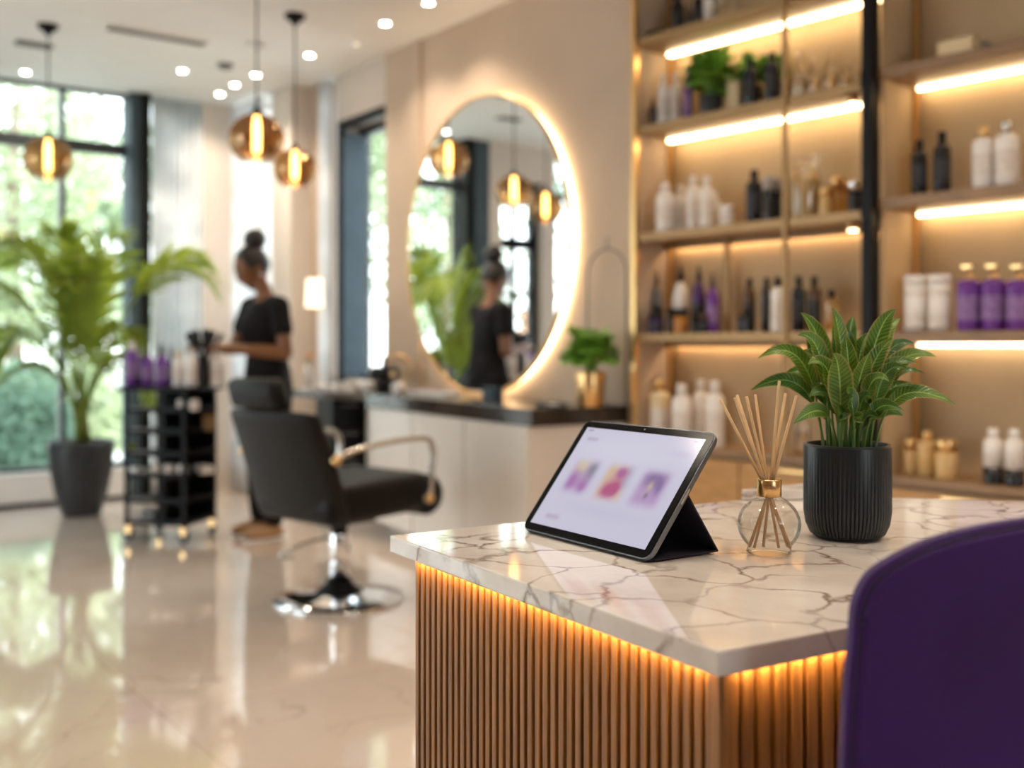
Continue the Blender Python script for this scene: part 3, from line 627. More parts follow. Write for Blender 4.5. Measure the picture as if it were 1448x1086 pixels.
# ------------------------------------------------------------------ bottles
def bottle(name, label, cat, pl, pr, top, z, dep, kind, m, m2=None, group=None, org=None, H_=None, W_=None):
    """stands a container on the shelf at height z, dep metres behind the shelf's front edge, between image columns pl and pr"""
    if org is None:
        x = shx((pl+pr)/2, dep); P = SF0 - US*x + VS*dep
    else: P = org
    Y = P.y; wdt = W_ or (pr-pl)/F*Y; h = H_ or max(.03, ZZ(top, Y)-z); R = wdt/2
    r = thing(name, label, cat, (P.x, P.y, z+.0006), ang(-US), group); m2 = m2 or M['bcap']
    def L(prof, nm, mm, **k): return MB().lathe([(a*R, b*h) for a, b in prof], 24, **k).build(nm, mm, r)
    def lab(a, b, mm=M['sticker'], k=1.008):
        if m in (M['bamber'], M['bamberd'], M['bclear'], M['honeycan']): return
        mm = M['purplelabel'] if m is M['bpurple'] else M['sticker'] if m in (M['bwhite'], M['bcream']) else M['darksticker']
        MB().lathe([(R*k, h*a), (R*k, h*b)], 24, capb=False, capt=False).build('label', mm, r)
    if kind == 'tall':          # shoulder bottle with cylindrical cap
        L([(.93, 0), (1, .015), (1, .70), (.94, .755), (.60, .80), (.44, .815)], 'body', m); L([(.48, .815), (.48, .985), (.44, 1)], 'cap', m2); lab(.2, .55, M['bgrey'] if m is not M['bwhite'] else M['sticker'])
    elif kind == 'tube':        # straight canister with wide lid
        L([(.96, 0), (.97, .84)], 'body', m); L([(1, .84), (1, .985), (.95, 1)], 'lid', m2); lab(.08, .22, M['bgrey'], .985); lab(.62, .72, M['bgrey'], .985)
    elif kind == 'pump':
        L([(.93, 0), (1, .015), (1, .70), (.9, .745), (.4, .77)], 'body', m); p = L([(.42, .765), (.42, .83), (.14, .84), (.14, .93)], 'pump', m2)
        MB().box(-R*.65, R*.3, -R*.22, R*.22, h*.93, h, bev=R*.06).build('nozzle', m2, p); lab(.16, .52, M['sticker'])
    elif kind == 'slim':        # tapering dropper bottle
        L([(.9, 0), (1, .02), (1, .52), (.78, .66), (.36, .76)], 'body', m); L([(.38, .76), (.40, .86), (.24, .89), (.20, 1)], 'cap', m2); lab(.15, .45, M['darksticker'])
    elif kind == 'square':
        MB().box(-R, R, -R*.6, R*.6, 0, h*.72, bev=R*.08).build('body', m, r); L([(.3, .72), (.3, .80), (.45, .80), (.45, 1)], 'cap', m2); MB().box(-R*.6, R*.6, -R*.62, -R*.605, h*.15, h*.5).build('label', M['darksticker'], r)
    elif kind == 'box': MB().box(-R, R, -R*.6, R*.6, 0, h, bev=.002).build('body', m, r); MB().box(-R*1.01, R*1.01, -R*.61, R*.61, h*.86, h*1.001).build('lid', m2, r)
    elif kind == 'jar': L([(.94, 0), (1, .04), (1, .66), (.9, .70)], 'body', m); L([(.96, .70), (.96, .97), (.9, 1)], 'lid', m2); lab(.15, .55, M['darksticker'])
    elif kind == 'flask':       # clear glass with liquid in its lower half
        L([(.9, 0), (1, .03), (1, .58), (.8, .68), (.5, .76), (.48, .93), (.58, .95), (.58, 1)], 'body', m, capt=False); L([(.9, .02), (.94, .05), (.94, .42)], 'liquid', m2)
    elif kind == 'bigjar':
        L([(.94, 0), (1, .03), (1, .60), (.95, .66), (.80, .70), (.80, .90)], 'body', m, capt=False); L([(.80, .90), (.96, .91), (.96, .99), (.80, 1)], 'rim', M['clearlip'], capb=False, capt=False); L([(.9, .02), (.95, .05), (.95, .60)], 'liquid', m2)
    elif kind == 'twotone':
        L([(.97, 0), (1, .02), (1, .30)], 'base', m2); L([(.99, .30), (.99, .72), (.85, .79), (.5, .82)], 'body', m); L([(.5, .82), (.5, 1)], 'cap', m)
    return r
b = bottle; bo = 'bottle'
zA, zB, zC, zD, zE = LV['A'], LV['B'], LV['C'], LV['D'], .70
b('storage_box', 'low black box on the top shelf beside the tall black bottle', 'box', 915, 940, 26, zA, .10, 'box', M['bblack'], M['bcap'], H_=.05)
b('tall_bottle', 'tall black bottle at the left of the top shelf', bo, 949, 968, 0, zA, .12, 'tall', M['bblack'], H_=.20)
b('amber_bottle', 'slim amber bottle between two black bottles on the top shelf', bo, 969, 979, 0, zA, .09, 'slim', M['bbrown'], H_=.15)
b('tall_bottle', 'tall black bottle left of the white one on the top shelf', bo, 980, 994, 0, zA, .12, 'tall', M['bblack'], H_=.19)
b('white_bottle', 'white bottle on the top shelf above the large fern', bo, 995, 1013, 0, zA, .12, 'tall', M['bwhite'], M['bwhite'], H_=.17)
b('glass_flask', 'clear honey glass flask on the top shelf next to the white bottle', bo, 1014, 1027, 0, zA, .12, 'flask', M['bclear'], M['honeyliq'], H_=.12)
b('glass_flask', 'clear honey glass flask at the right end of the top shelf group', bo, 1029, 1042, 0, zA, .12, 'flask', M['bclear'], M['honeyliq'], H_=.12)
# shelf B
b('small_bottle', 'short midnight blue bottle at the left end of the fern shelf', bo, 918, 929, 137, zB, .07, 'slim', M['bblue'])
b('white_bottle', 'white bottle on the fern shelf beside the short dark blue bottle', bo, 930, 947, 106, zB, .10, 'tall', M['bwhite'], M['bwhite'])
b('white_bottle', 'slightly taller white bottle on the fern shelf beside the purple bottle', bo, 948, 964, 103, zB, .13, 'tall', M['bwhite'], M['bwhite'])
b('purple_bottle', 'purple bottle with pale cap left of the large fern', bo, 966, 979, 100, zB, .09, 'tall', M['bpurple'], M['bgrey'])
b('storage_box', 'small beige box between the large fern and the dark bottles', 'box', 1030, 1049, 116, zB, .12, 'box', M['bcream'], M['bcream'])
b('dark_bottle', 'dark bottle with tall cap in front of the middle fern', bo, 1051, 1070, 83, zB, .06, 'tall', M['bblue'], M['bcap'])
b('dark_bottle', 'dark bottle with tall cap in front of the right fern next to the brass post', bo, 1082, 1101, 75, zB, .06, 'tall', M['bblue'], M['bcap'])
for pl, pr, tp, lab in ((1120, 1141, 73, 'honey filled glass flask right beside the brass post on the fern shelf'), (1143, 1161, 78, 'clear glass flask second from the brass post on the fern shelf'),
                        (1165, 1184, 70, 'tallest clear glass flask on the right of the fern shelf'), (1187, 1205, 82, 'clear glass flask next to the black post on the fern shelf')):
    b('glass_flask', lab, bo, pl, pr, tp, zB, .10, 'flask', M['bclear'], M['honeyliq'] if pl == 1120 else M['bclear'], group='glass flasks on the fern shelf')
# shelf C
for pl, pr, tp, dp, lab in ((928, 954, 259, .05, 'leftmost of the white bottles on the shelf below the ferns'), (953, 971, 262, .12, 'shorter white bottle second from the left in the white row'),
                            (970, 991, 249, .10, 'tall white bottle in the middle of the white row'), (989, 1009, 250, .07, 'tall white bottle at the right of the white row'), (1003, 1019, 272, .15, 'lowest white bottle, half behind the tall right one')):
    b('white_bottle', lab, bo, pl, pr, tp, zC, dp, 'tall', M['bwhite'], M['bwhite'], group='white bottles on the middle shelf')
b('cream_jar', 'small white lidded jar at the end of the white bottle row', 'jar', 1018, 1037, 291, zC, .06, 'jar', M['bwhite'], M['white'])
b('tall_bottle', 'tall black bottle left of the smoked glasses under the ferns', bo, 1055, 1078, 241, zC, .06, 'tall', M['bblack'])
b('smoked_glass', 'smoked dark glass jar beside the tall black bottle', 'jar', 1079, 1096, 250, zC, .06, 'jar', M['bblue'], M['bgrey'])
b('smoked_glass', 'smoked dark glass jar touching the brass post', 'jar', 1094, 1108, 252, zC, .12, 'jar', M['bblack'], M['bgrey'])
b('glass_jar', 'big wide necked glass jar of honey coloured liquid', 'jar', 1119, 1160, 220, zC, .10, 'bigjar', M['bclear'], M['honeyliq'])
b('glass_jar', 'small glass jar in front of the pair beside the big honey jar', 'jar', 1158, 1176, 267, zC, .07, 'jar', M['honeycan'], M['gold'])
b('glass_jar', 'small gold lidded glass jar second from the big honey jar', 'jar', 1174, 1192, 251, zC, .12, 'jar', M['bamber'], M['gold'])
b('glass_jar', 'gold lidded glass jar just left of the dark silver jar', 'jar', 1190, 1200, 257, zC, .15, 'jar', M['bamber'], M['gold'])
b('silver_jar', 'dark jar with shiny silver top against the black post', 'jar', 1199, 1219, 256, zC, .09, 'jar', M['bblue'], M['chrome'])
# shelf D
b('slim_bottle', 'tall slim grey bottle at the left end of the dark bottle shelf', bo, 922, 937, 382, zD, .14, 'slim', M['grey'], M['bcap'])
b('purple_jar', 'small round purple black jar in front of the tall slim bottle', 'jar', 917, 939, 444, zD, .04, 'jar', M['bpurpled'], M['bcap'])
b('white_bottle', 'white bottle with black dropper top behind the amber jar', bo, 951, 974, 376, zD, .16, 'slim', M['bwhite'], M['bcap'])
b('black_jar', 'small black jar left of the amber jar', 'jar', 943, 955, 436, zD, .05, 'jar', M['bblack'], M['bcap'])
b('amber_jar', 'short amber brown jar in front of the white dropper bottle', 'jar', 952, 974, 437, zD, .05, 'jar', M['bamberd'], M['bcap'])
b('slim_bottle', 'dark slim bottle with a long neck right of the amber jar', bo, 978, 998, 376, zD, .13, 'slim', M['bpurpled'], M['bcap'])
b('slim_bottle', 'purple and black slim bottle at the right of the dark group', bo, 999, 1017, 386, zD, .08, 'slim', M['bpurple'], M['bcap'])
b('black_jar', 'small black jar in front of the long necked dark bottle', 'jar', 976, 989, 447, zD, .04, 'jar', M['bblack'], M['bcap'])
b('black_jar', 'small black jar in front of the purple and black slim bottle', 'jar', 989, 1001, 444, zD, .04, 'jar', M['bblack'], M['bbrown'])
b('square_flacon', 'short square black flacon right of the brass divider', bo, 1044, 1066, 437, zD, .05, 'square', M['bblack'])
b('brown_bottle', 'brown bottle with black cap behind the square flacon', bo, 1052, 1068, 394, zD, .16, 'tall', M['bbrown'])
b('dark_bottle', 'tall black bottle left of the white capped one on the dark shelf', bo, 1076, 1091, 393, zD, .09, 'tall', M['bblack'])
b('white_bottle', 'white bottle with black cap beside the brass front post', bo, 1090, 1111, 392, zD, .04, 'tall', M['bwhite'])
b('dark_bottle', 'tall black bottle just right of the brass front post', bo, 1120, 1139, 391, zD, .07, 'tall', M['bblack'])
b('brown_bottle', 'brown black bottle second right of the brass front post', bo, 1142, 1161, 391, zD, .10, 'tall', M['bbrown'])
b('amber_bottle', 'short amber bottle with black cap next to the black post', bo, 1166, 1186, 410, zD, .10, 'tall', M['bamber'])
# cabinet top
b('gold_bottle', 'cream and gold canister at the left on the cabinet top', 'canister', 919, 948, 536, zE, .08, 'tall', M['bcream'], M['gold'])
for pl, pr, tp, dp, lab in ((950, 978, 543, .04, 'front left white bottle on the cabinet top behind the tablet'), (979, 1003, 537, .12, 'middle white bottle set back on the cabinet top'), (998, 1024, 539, .05, 'right white bottle on the cabinet top beside the reeds')):
    b('white_bottle', lab, bo, pl, pr, tp, zE, dp, 'tall', M['bwhite'], M['bwhite'], group='white bottles on the cabinet top')
b('glass_flask', 'pale glass flask behind the reeds on the cabinet top', bo, 1124, 1146, 566, zE, .08, 'flask', M['bclear'], M['bclear'])
# right unit
z1, z2, z3, z4 = 2.20, 1.708, 1.20, .66
b('gift_box', 'long cream box lying on the top right board', 'box', 1332, 1381, 52, z1, .06, 'box', M['bcream'], M['bcream'], H_=.055)
b('gift_box', 'small dark box beside the long cream box on the top right board', 'box', 1380, 1399, 56, z1, .12, 'box', M['grey'], M['grey'], H_=.045)
b('tall_bottle', 'shorter black bottle next to the brass strip on the right shelving', bo, 1289, 1311, 198, z2, .09, 'tall', M['bblack'])
b('tall_bottle', 'taller black bottle on the right shelving', bo, 1320, 1344, 187, z2, .09, 'tall', M['bblack'])
b('white_bottle', 'white bottle with gold pump on the right shelving', bo, 1376, 1405, 179, z2, .07, 'tall', M['bwhite'], M['gold'])
b('white_bottle', 'taller white bottle with silver cap near the right photo edge', bo, 1408, 1440, 172, z2, .07, 'tall', M['bwhite'], M['steel'])
b('white_tube', 'white printed canister left of its twin by the black post', 'canister', 1279, 1311, 390, z3, .06, 'tube', M['bwhite'], M['bwhite'])
b('white_tube', 'white printed canister next to the purple pump bottles', 'canister', 1313, 1345, 389, z3, .06, 'tube', M['bwhite'], M['bwhite'])
for pl, pr, tp, lab in ((1354, 1387, 374, 'purple pump bottle beside the white canister'), (1389, 1421, 373, 'purple pump bottle in the middle of three'), (1424, 1458, 374, 'purple pump bottle at the right edge of the photo')):
    b('pump_bottle', lab, bo, pl, pr, tp, z3, .05, 'pump', M['bpurple'], M['gold'], group='purple pump bottles on the right shelving')
b('amber_canister', 'honey coloured canister left in the row of three on the lowest right shelf', 'canister', 1279, 1299, 621, z4, .10, 'jar', M['honeycan'], M['gold'])
b('amber_canister', 'honey coloured canister with stopper in the middle of the lowest right shelf', 'canister', 1297, 1325, 610, z4, .08, 'tall', M['honeycan'], M['gold'])
b('amber_canister', 'honey coloured wide canister right in the row of three on the lowest shelf', 'canister', 1323, 1353, 622, z4, .06, 'jar', M['honeycan'], M['gold'])
b('twotone_bottle', 'white bottle with black lower third on the lowest right shelf', bo, 1391, 1418, 606, z4, .06, 'twotone', M['bwhite'], M['bblack'])
b('twotone_bottle', 'white and black bottle closest to the photo edge on the lowest right shelf', bo, 1421, 1448, 607, z4, .05, 'twotone', M['bwhite'], M['bblack'])
for px, z, lab in ((1206, zB, 'small brass spotlight under the fern shelf beside the black post'), (1206, zC, 'small brass spotlight under the middle shelf beside the black post')):
    x = shx(px, .05); P = SF0 - US*x + VS*.05
    r = thing('shelf_spotlight', lab, 'spotlight', (P.x, P.y, z-.0365), 0)
    MB().lathe([(.022, -.03), (.026, 0)], 20).build('housing', M['gold'], r); MB().lathe([(.018, -.033), (.018, -.030)], 20).build('lens', M['led'], r)
# ------------------------------------------------------------------ things on the worktop
def on_counter(px, Y): return at(px, Y, CT+.0008)
def fern(name, label, cat, P, pot_r, pot_h, potm, rad, hgt, n, seed, potname='pot', group=None, lw=.016):
    r = thing(name, label, cat, P, 0, group); rnd = random.Random(seed)
    MB().lathe([(pot_r*.78, 0), (pot_r*.84, .004), (pot_r, pot_h*.98), (pot_r*.98, pot_h), (pot_r*.90, pot_h), (pot_r*.88, pot_h*.9)], 28, capt=True).build(potname, potm, r)
    MB().lathe([(pot_r*.86, pot_h*.88), (pot_r*.86, pot_h*.905)], 20).build('soil', M['soil'], r)
    for i in range(n):
        a = 2*PI*i/n+rnd.uniform(-.3, .3); el = rnd.uniform(.35, 1.0); L = rnd.uniform(.8, 1.1)
        d = Vector((math.cos(a), math.sin(a), 0)); p0 = Vector((0, 0, pot_h*.9))+d*pot_r*.3
        p3 = p0 + d*rad*L*(1.15-el*.75) + Vector((0, 0, hgt*(el**1.2)*L - .02)); p1 = p0 + Vector((0, 0, hgt*.45)) + d*rad*.1; p2 = p0*.3+p3*.7 + Vector((0, 0, hgt*.25))
        path = bez(p0, p1, p2, p3, 14); fb = MB(); fb.tube(path, [.0022*(1-.8*k/14) for k in range(15)], 5)
        for k in range(3, 15):
            p = path[k]; t = (path[min(k+1, 14)]-path[k-1]).normalized(); sd = t.cross(Vector((0, 0, 1))); sd = sd.normalized() if sd.length > .01 else Vector((1, 0, 0))
            l = rad*.34*math.sin(PI*(k-1)/15)+.006
            for s in (-1, 1):
                q = p + sd*s*l + t*l*.45 - Vector((0, 0, l*.15)); fb.leaf([p, (p+q)/2+Vector((0, 0, .003)), q], [lw*.35, lw*.5, .001], side=t, nx=2, fold=.1)
        fb.build('frond', M['fern'], r)
    return r
# gold potted fern beside the mirror
P = on_counter(835, 4.98); fern('potted_fern', 'feathery green fern in a gold pot on the dark worktop', 'plant', P, .073, .165, M['gold'], .15, .25, 46, 3, 'gold_pot', lw=.032)
P = SF0 - US*shx(1005, .12) + VS*.12; fern('potted_fern', 'large fern in a dark pot on the second shelf from the top', 'plant', (P.x, P.y, zB+.0006), .055, .105, M['potgrey'], .14, .25, 34, 5, group='ferns on the shelf', lw=.034)
P = SF0 - US*shx(1063, .17) + VS*.17; fern('potted_fern', 'smaller fern behind the left dark bottle on the fern shelf', 'plant', (P.x, P.y, zB+.0006), .040, .12, M['potgrey'], .08, .16, 18, 6, group='ferns on the shelf', lw=.03)
P = SF0 - US*shx(1094, .17) + VS*.17; fern('potted_fern', 'smaller fern behind the right dark bottle next to the brass post', 'plant', (P.x, P.y, zB+.0006), .040, .12, M['potgrey'], .07, .17, 18, 8, group='ferns on the shelf', lw=.03)
# arched wire stand
P = on_counter(858, 5.10); r = thing('wire_arch_stand', 'slim dark metal arch stand with a hook on top, right of the round mirror', 'stand', P, ang(-US)+.1)
hw = .118; zt = 1.61-CT
pts = [(-hw, 0, .006), (-hw, 0, zt-hw)] + [(-hw*math.cos(a), 0, zt-hw+hw*math.sin(a)) for a in [PI*k/14 for k in range(1, 14)]] + [(hw, 0, zt-hw), (hw, 0, .006)]
MB().tube(pts, .0055, 8).build('arch', M['grey'], r); MB().tube([(0, 0, zt-.005), (0, 0, zt+.03), (.006, 0, zt+.045), (0, 0, zt+.06)], .004, 8).build('hook', M['grey'], r)
MB().box(-hw-.02, hw+.02, -.03, .03, 0, .006, bev=.002).build('base', M['grey'], r)
# grey block at the foot of the mirror, flat tray, tray with brushes
r = thing('grey_box', 'small slate grey box at the foot of the round mirror', 'box', on_counter(697, 5.62), ang(-US)-.2); MB().box(-.062, .062, -.03, .03, 0, .062, bev=.003).build('body', M['slate'], r); MB().box(-.063, .063, -.031, .031, .050, .064, bev=.002).build('lid', M['slate'], r)
r = thing('flat_tray', 'flat grey tray lying on the worktop left of the gold potted fern', 'tray', on_counter(779, 4.99), ang(-US)-.3); MB().box(-.078, .078, -.045, .045, 0, .008, bev=.003).box(-.078, .078, -.045, -.041, .006, .018).box(-.078, .078, .041, .045, .006, .018).build('body', M['slate'], r); MB().box(-.055, .05, -.025, .025, .0085, .014, bev=.002).build('folded_cloth', M['bwhite'], r)
r = thing('styling_tool_holder', 'black styling tool holder with two dryers on the worktop by the small window', 'tool holder', on_counter(543, 6.45), .2)
MB().lathe([(.05, 0), (.055, .01), (.03, .03), (.025, .07)], 20).build('base', M['black'], r)
for s, dx in ((1, -.048), (1, .05)):
    dmat = Matrix.Translation((dx, 0, .115)) @ Matrix.Rotation(PI/2, 4, 'X'); bd = MB().lathe([(.02, -.07), (.042, -.05), (.048, 0), (.044, .05), (.03, .075)], 20, mtx=dmat).build('dryer_body', M['bcap'], r); MB().tube([(dx, 0, .08), (dx*.75, .0, .02)], .016, 10).build('dryer_handle', M['bcap'], bd)
MB().lathe([(.018, .06), (.022, .15), (.012, .18), (.010, .205), (.016, .21), (.014, .222)], 16).build('spray_bottle', M['bblack'], r)
MB().lathe([(.012, 0), (.014, .004)], 16, mtx=Matrix.Translation((.045, -.075, .115)) @ Matrix.Rotation(PI/2, 4, 'X')).build('brass_cap', M['gold'], r)
r = thing('table_mirror', 'small round clear vanity mirror standing behind the black tool holder', 'mirror', on_counter(562, 6.62), .1)
MB().lathe([(.085, -.004), (.095, -.004), (.095, .004), (.085, .004), (.085, -.004)], 40, capb=False, capt=False, mtx=Matrix.Translation((0, 0, .14)) @ Matrix.Rotation(PI/2, 4, 'X')).build('ring', M['gold'], r); MB().lathe([(.086, -.002), (.086, .002)], 40, mtx=Matrix.Translation((0, 0, .14)) @ Matrix.Rotation(PI/2, 4, 'X')).build('glass', M['clearlip'], r); MB().lathe([(.045, 0), (.045, .008), (.008, .012), (.006, .05)], 20).build('foot', M['gold'], r)
def towel(px, Y, label, w=.10): 
    r = thing('rolled_towel', label, 'towel', on_counter(px, Y), ang(U)+.4, 'rolled white towels on the worktop')
    pts = [(.034*(1-k/60)*math.cos(k*.42), .0355+.034*(1-k/60)*math.sin(k*.42)) for k in range(50)]; m = Matrix.Rotation(PI/2, 4, 'X'); MB().lathe([(.030, -w/2), (.034, -w/2+.008), (.034, w/2-.008), (.030, w/2)], 20, mtx=Matrix.Translation((0, 0, .034)) @ m).build('roll', M['white'], r)
    MB().tube([(.03*math.cos(k*.45)*(1-k/40), -w/2-.002, .034+.03*math.sin(k*.45)*(1-k/40)) for k in range(30)], .002, 5).build('spiral_edge', M['white'], r)
towel(508, 6.72, 'rolled white towel left of the black tool holder'); towel(521, 6.55, 'rolled white towel touching the black tool holder', .09); towel(563, 6.35, 'rolled white towel just right of the black tool holder', .07)
r = thing('white_tray', 'long pale tray on the worktop between the tool holder and the mirror', 'tray', on_counter(610, 6.20), ang(U)); MB().box(-.22, .22, -.05, .05, 0, .012, bev=.004).box(-.22, .22, .044, .05, .01, .022).box(-.22, .22, -.05, -.044, .01, .022).build('body', M['bwhite'], r)
# vase with a peach flower
r = thing('flower_vase', 'glass vase with a single peach flower on the far end of the worktop', 'vase', on_counter(436, 7.02), 0)
MB().lathe([(.030, 0), (.034, .01), (.026, .08), (.02, .12), (.024, .15)], 20, capt=False).build('vase', M['clearlip'], r); MB().tube([(0, 0, .01), (.004, 0, .2)], .003, 6).build('stem', M['stem'], r)
fb = MB()
for i in range(14):
    a = i*2.4; d = Vector((math.cos(a), math.sin(a), 0)); el = .3+.7*(i/14); fb.leaf([Vector((.004, 0, .195)), Vector((.004, 0, .21))+d*.02*el, Vector((.004, 0, .235))+d*.045*el], [.006, .018, .006], nx=2)
fb.build('petals', M['flower'], r)
for px, Y, lab, c in ((452, 6.98, 'small pale jar on the worktop right of the flower vase', 'bwhite'), (466, 6.90, 'small grey lidded jar on the worktop left of the small window', 'grey')):
    r = thing('small_jar', lab, 'jar', on_counter(px, Y), 0); MB().lathe([(.03, 0), (.032, .004), (.032, .04)], 20).build('body', M['bwhite'], r); MB().lathe([(.033, .04), (.033, .052), (.01, .056)], 20).build('lid', M[c], r)
# wall lamp
r = thing('wall_lamp', 'wall lamp with a glowing square shade left of the small dark window', 'lamp', AM + U*mx_(446, .11) + Vector((0, 0, 1.52)), ang(U))
MB().box(-.05, .05, 0, .016, -.09, .09, bev=.004).build('back_plate', M['wall2'], r); MB().tube([(0, .016, -.05), (0, .10, -.05), (0, .11, -.03)], .007, 8).build('arm', M['gold'], r)
MB().lathe([(.072, -.10), (.062, .10)], 28, c=(0, .11, 0), capb=False, capt=False).build('shade', M['shadelit'], r); MB().ball((0, .11, 0), .028).build('bulb', M['bulb'], r)
# ------------------------------------------------------------------ salon chair
CP = at(480, 4.79); CA = math.radians(49)
# local: +x is where the chair faces, y to its left, z up
r = thing('salon_chair', 'black leather salon chair with chrome arms on a round chrome base', 'chair', CP, CA)
MB().lathe([(.290, 0), (.298, .004), (.29, .014), (.20, .024), (.09, .040), (.055, .052), (.05, .06)], 64).build('base', M['chrome'], r)
MB().lathe([(.046, .055), (.046, .30), (.044, .305), (.034, .306), (.034, .36)], 32).build('column', M['chrome'], r)
MB().lathe([(.115, .030), (.10, .045), (.062, .075), (.050, .10)], 32).build('column_collar', M['black'], r)
MB().box(-.12, .12, -.12, .12, .355, .40, bev=.01).lathe([(.04, .33), (.06, .356)], 24).build('seat_plate', M['black'], r)
MB().tube(bez((0, .02, .285), (-.09, .045, .28), (-.20, .08, .26), (-.235, .125, .215), 12)+[Vector((-.225, .14, .205)), Vector((-.16, .125, .195))], .0075, 8).build('pump_lever', M['steel'], r)
def cushion(sx, sy, sz, bev, name, m, parent, mtx, n=3, bulge=0, smooth=True):
    b = MB(); b.box(-sx/2, sx/2, -sy/2, sy/2, -sz/2, sz/2, bev=bev); 
    o = b.build(name, m, parent, smooth=smooth); o.matrix_local = mtx; return o
st = cushion(.60, .54, .175, .05, 'seat', M['leather'], r, Matrix.Translation((.03, 0, .475)) @ Matrix.Rotation(-.03, 4, 'Y'))
MB().lathe([(.080, -.255), (.094, -.235), (.094, .235), (.080, .255)], 28, mtx=Matrix.Rotation(PI/2, 4, 'X')).build('seat_roll', M['leather'], r, loc=(.325, 0, .462), smooth=True)
# backrest: a curved shell leaning back
bb = MB(); nu, nv = 14, 10; grid = []
for s in (0, 1):
    g = []
    for j in range(nv+1):
        row = []
        for i in range(nu+1):
            u = (i/nu-.5)*2; v = j/nv; hw_ = .305-.012*v; curve = -.05*(1-u*u) ; th = .085*(1-.25*abs(u)**3)*(.85+.3*math.sin(PI*v))
            x = -.235 - .165*v + curve*.6 + (.0 if s else th*.0) + (th if s else 0) + .02*abs(u)**4
            row.append(bb.b.verts.new((x, u*hw_+.02, .405+.475*v+(-.012*u*u if v == 1 else 0))))
        g.append(row)
    grid.append(g)
for s in (0, 1):
    for j in range(nv):
        for i in range(nu):
            g = grid[s]; bb.b.faces.new((g[j][i], g[j][i+1], g[j+1][i+1], g[j+1][i]) if not s else (g[j][i], g[j+1][i], g[j+1][i+1], g[j][i+1]))
for j in range(nv):
    for i in (0, nu): bb.b.faces.new((grid[0][j][i], grid[0][j+1][i], grid[1][j+1][i], grid[1][j][i]))
for i in range(nu):
    for j in (0, nv): bb.b.faces.new((grid[0][j][i], grid[0][j][i+1], grid[1][j][i+1], grid[1][j][i]))
back = bb.build('backrest', M['leather2'], r, smooth=True, sub=1)
hr = cushion(.09, .34, .13, .035, 'headrest', M['leather'], r, Matrix.Translation((-.40, .06, .945)) @ Matrix.Rotation(-.28, 4, 'Y'))
MB().tube([(-.385, .0, .84), (-.395, .0, .93)], .008, 8).tube([(-.385, .12, .84), (-.395, .12, .93)], .008, 8).build('headrest_rod', M['chrome'], r)
for s in (-1, 1):
    y = s*.325
    pts = bez((-.285, y, .675), (-.24, y, .715), (.05, y, .745), (.20, y, .735), 12) + bez((.22, y, .735), (.275, y, .72), (.285, y, .68), (.265, y, .60), 6) + [Vector((.255, y, .52)), Vector((.25, y, .465))]
    a = MB().tube(pts, .0165, 12, flat=.75).build('armrest', M['steel'], r)
    MB().ball((-.285, y, .675), .022).build('bolt_cap', M['gold'], a); MB().ball((.25, y, .462), .022).build('bolt_cap', M['gold'], a)
    MB().tube([(.25, y, .462), (.25, s*.25, .455)], .012, 8).tube([(-.285, y, .675), (-.285, s*.285, .675)], .012, 8).build('mount', M['steel'], a)
# ------------------------------------------------------------------ trolley
TA = Vector((-1.873, 6.12, 0)); TB = at(175, 6.22); ta = ang(TA-TB)
r = thing('salon_trolley', 'black wheeled salon trolley with open shelves beside the stylist', 'trolley', TB, ta)
tw, tdp, th_ = .40, .36, .905
for x in (.012, tw-.012):
    for y in (.012, tdp-.012): MB().box(x-.011, x+.011, y-.011, y+.011, .09, th_-.02).build('post', M['black'], r)
MB().box(-.05, tw+.03, -.015, tdp+.03, th_-.026, th_, bev=.004).build('top', M['black'], r)
MB().box(.235, .25, .02, tdp-.02, .10, th_-.03).build('divider', M['black'], r)
MB().box(.02, tw-.02, tdp-.02, tdp-.014, .10, th_-.03).build('back_panel', M['black'], r)
for k, z in enumerate((.10, .225, .375, .50, .63, .755)):
    s = MB().box(.0, tw, .0, tdp, z, z+.016).box(.0, tw, .0, .006, z, z+.034).box(tw-.006, tw, 0, tdp, z, z+.034).build('shelf', M['black'], r)
    MB().tube([(.05, -.008, z+.03), (.20, -.008, z+.03)], .006, 6).build('handle', M['grey'], s)
for x in (.02, tw-.02):
    for y in (.02, tdp-.02):
        c_ = MB().box(x-.012, x+.012, y-.012, y+.012, .045, .10).build('caster', M['gold'], r); MB().lathe([(.026, -.011), (.028, 0), (.026, .011)], 20, mtx=Matrix.Translation((x, y, .0285)) @ Matrix.Rotation(PI/2, 4, 'X')).build('wheel', M['bcap'], c_)
TM = Matrix.Translation(TB) @ Rz(ta)
def on_trolley(px, dep, z=th_):
    k = (px-724)/F; d = Rz(ta).to_3x3(); vx = d @ Vector((1, 0, 0)); vy = d @ Vector((0, 1, 0)); o = TB + vy*dep
    x = (k*o.y-o.x)/(vx.x-k*vx.y); p = o + vx*x; p.z = z; return p
def tb(name, label, cat, pl, pr, top, dep, kind, m, m2=None, z=th_, group=None, h=None):
    p = on_trolley((pl+pr)/2, dep, z); bottle(name, label, cat, pl, pr, top, z, 0, kind, m, m2, group, org=p, H_=h)
tb('purple_bottle', 'purple bottle with pale cap at the left end of the trolley top', bo, 177, 196, 484, .08, 'tall', M['bpurple'], M['bwhite'])
tb('purple_bottle', 'purple pump bottle in the middle of three on the trolley top', bo, 201, 218, 489, .10, 'slim', M['bpurple'], M['bcap'])
tb('purple_bottle', 'purple pump bottle closest to the white bottles on the trolley top', bo, 220, 238, 486, .10, 'slim', M['bpurple'], M['bcap'])
tb('dark_bottle', 'dark bottle behind the left two purple bottles on the trolley', bo, 194, 206, 489, .24, 'slim', M['bblue'], M['grey'])
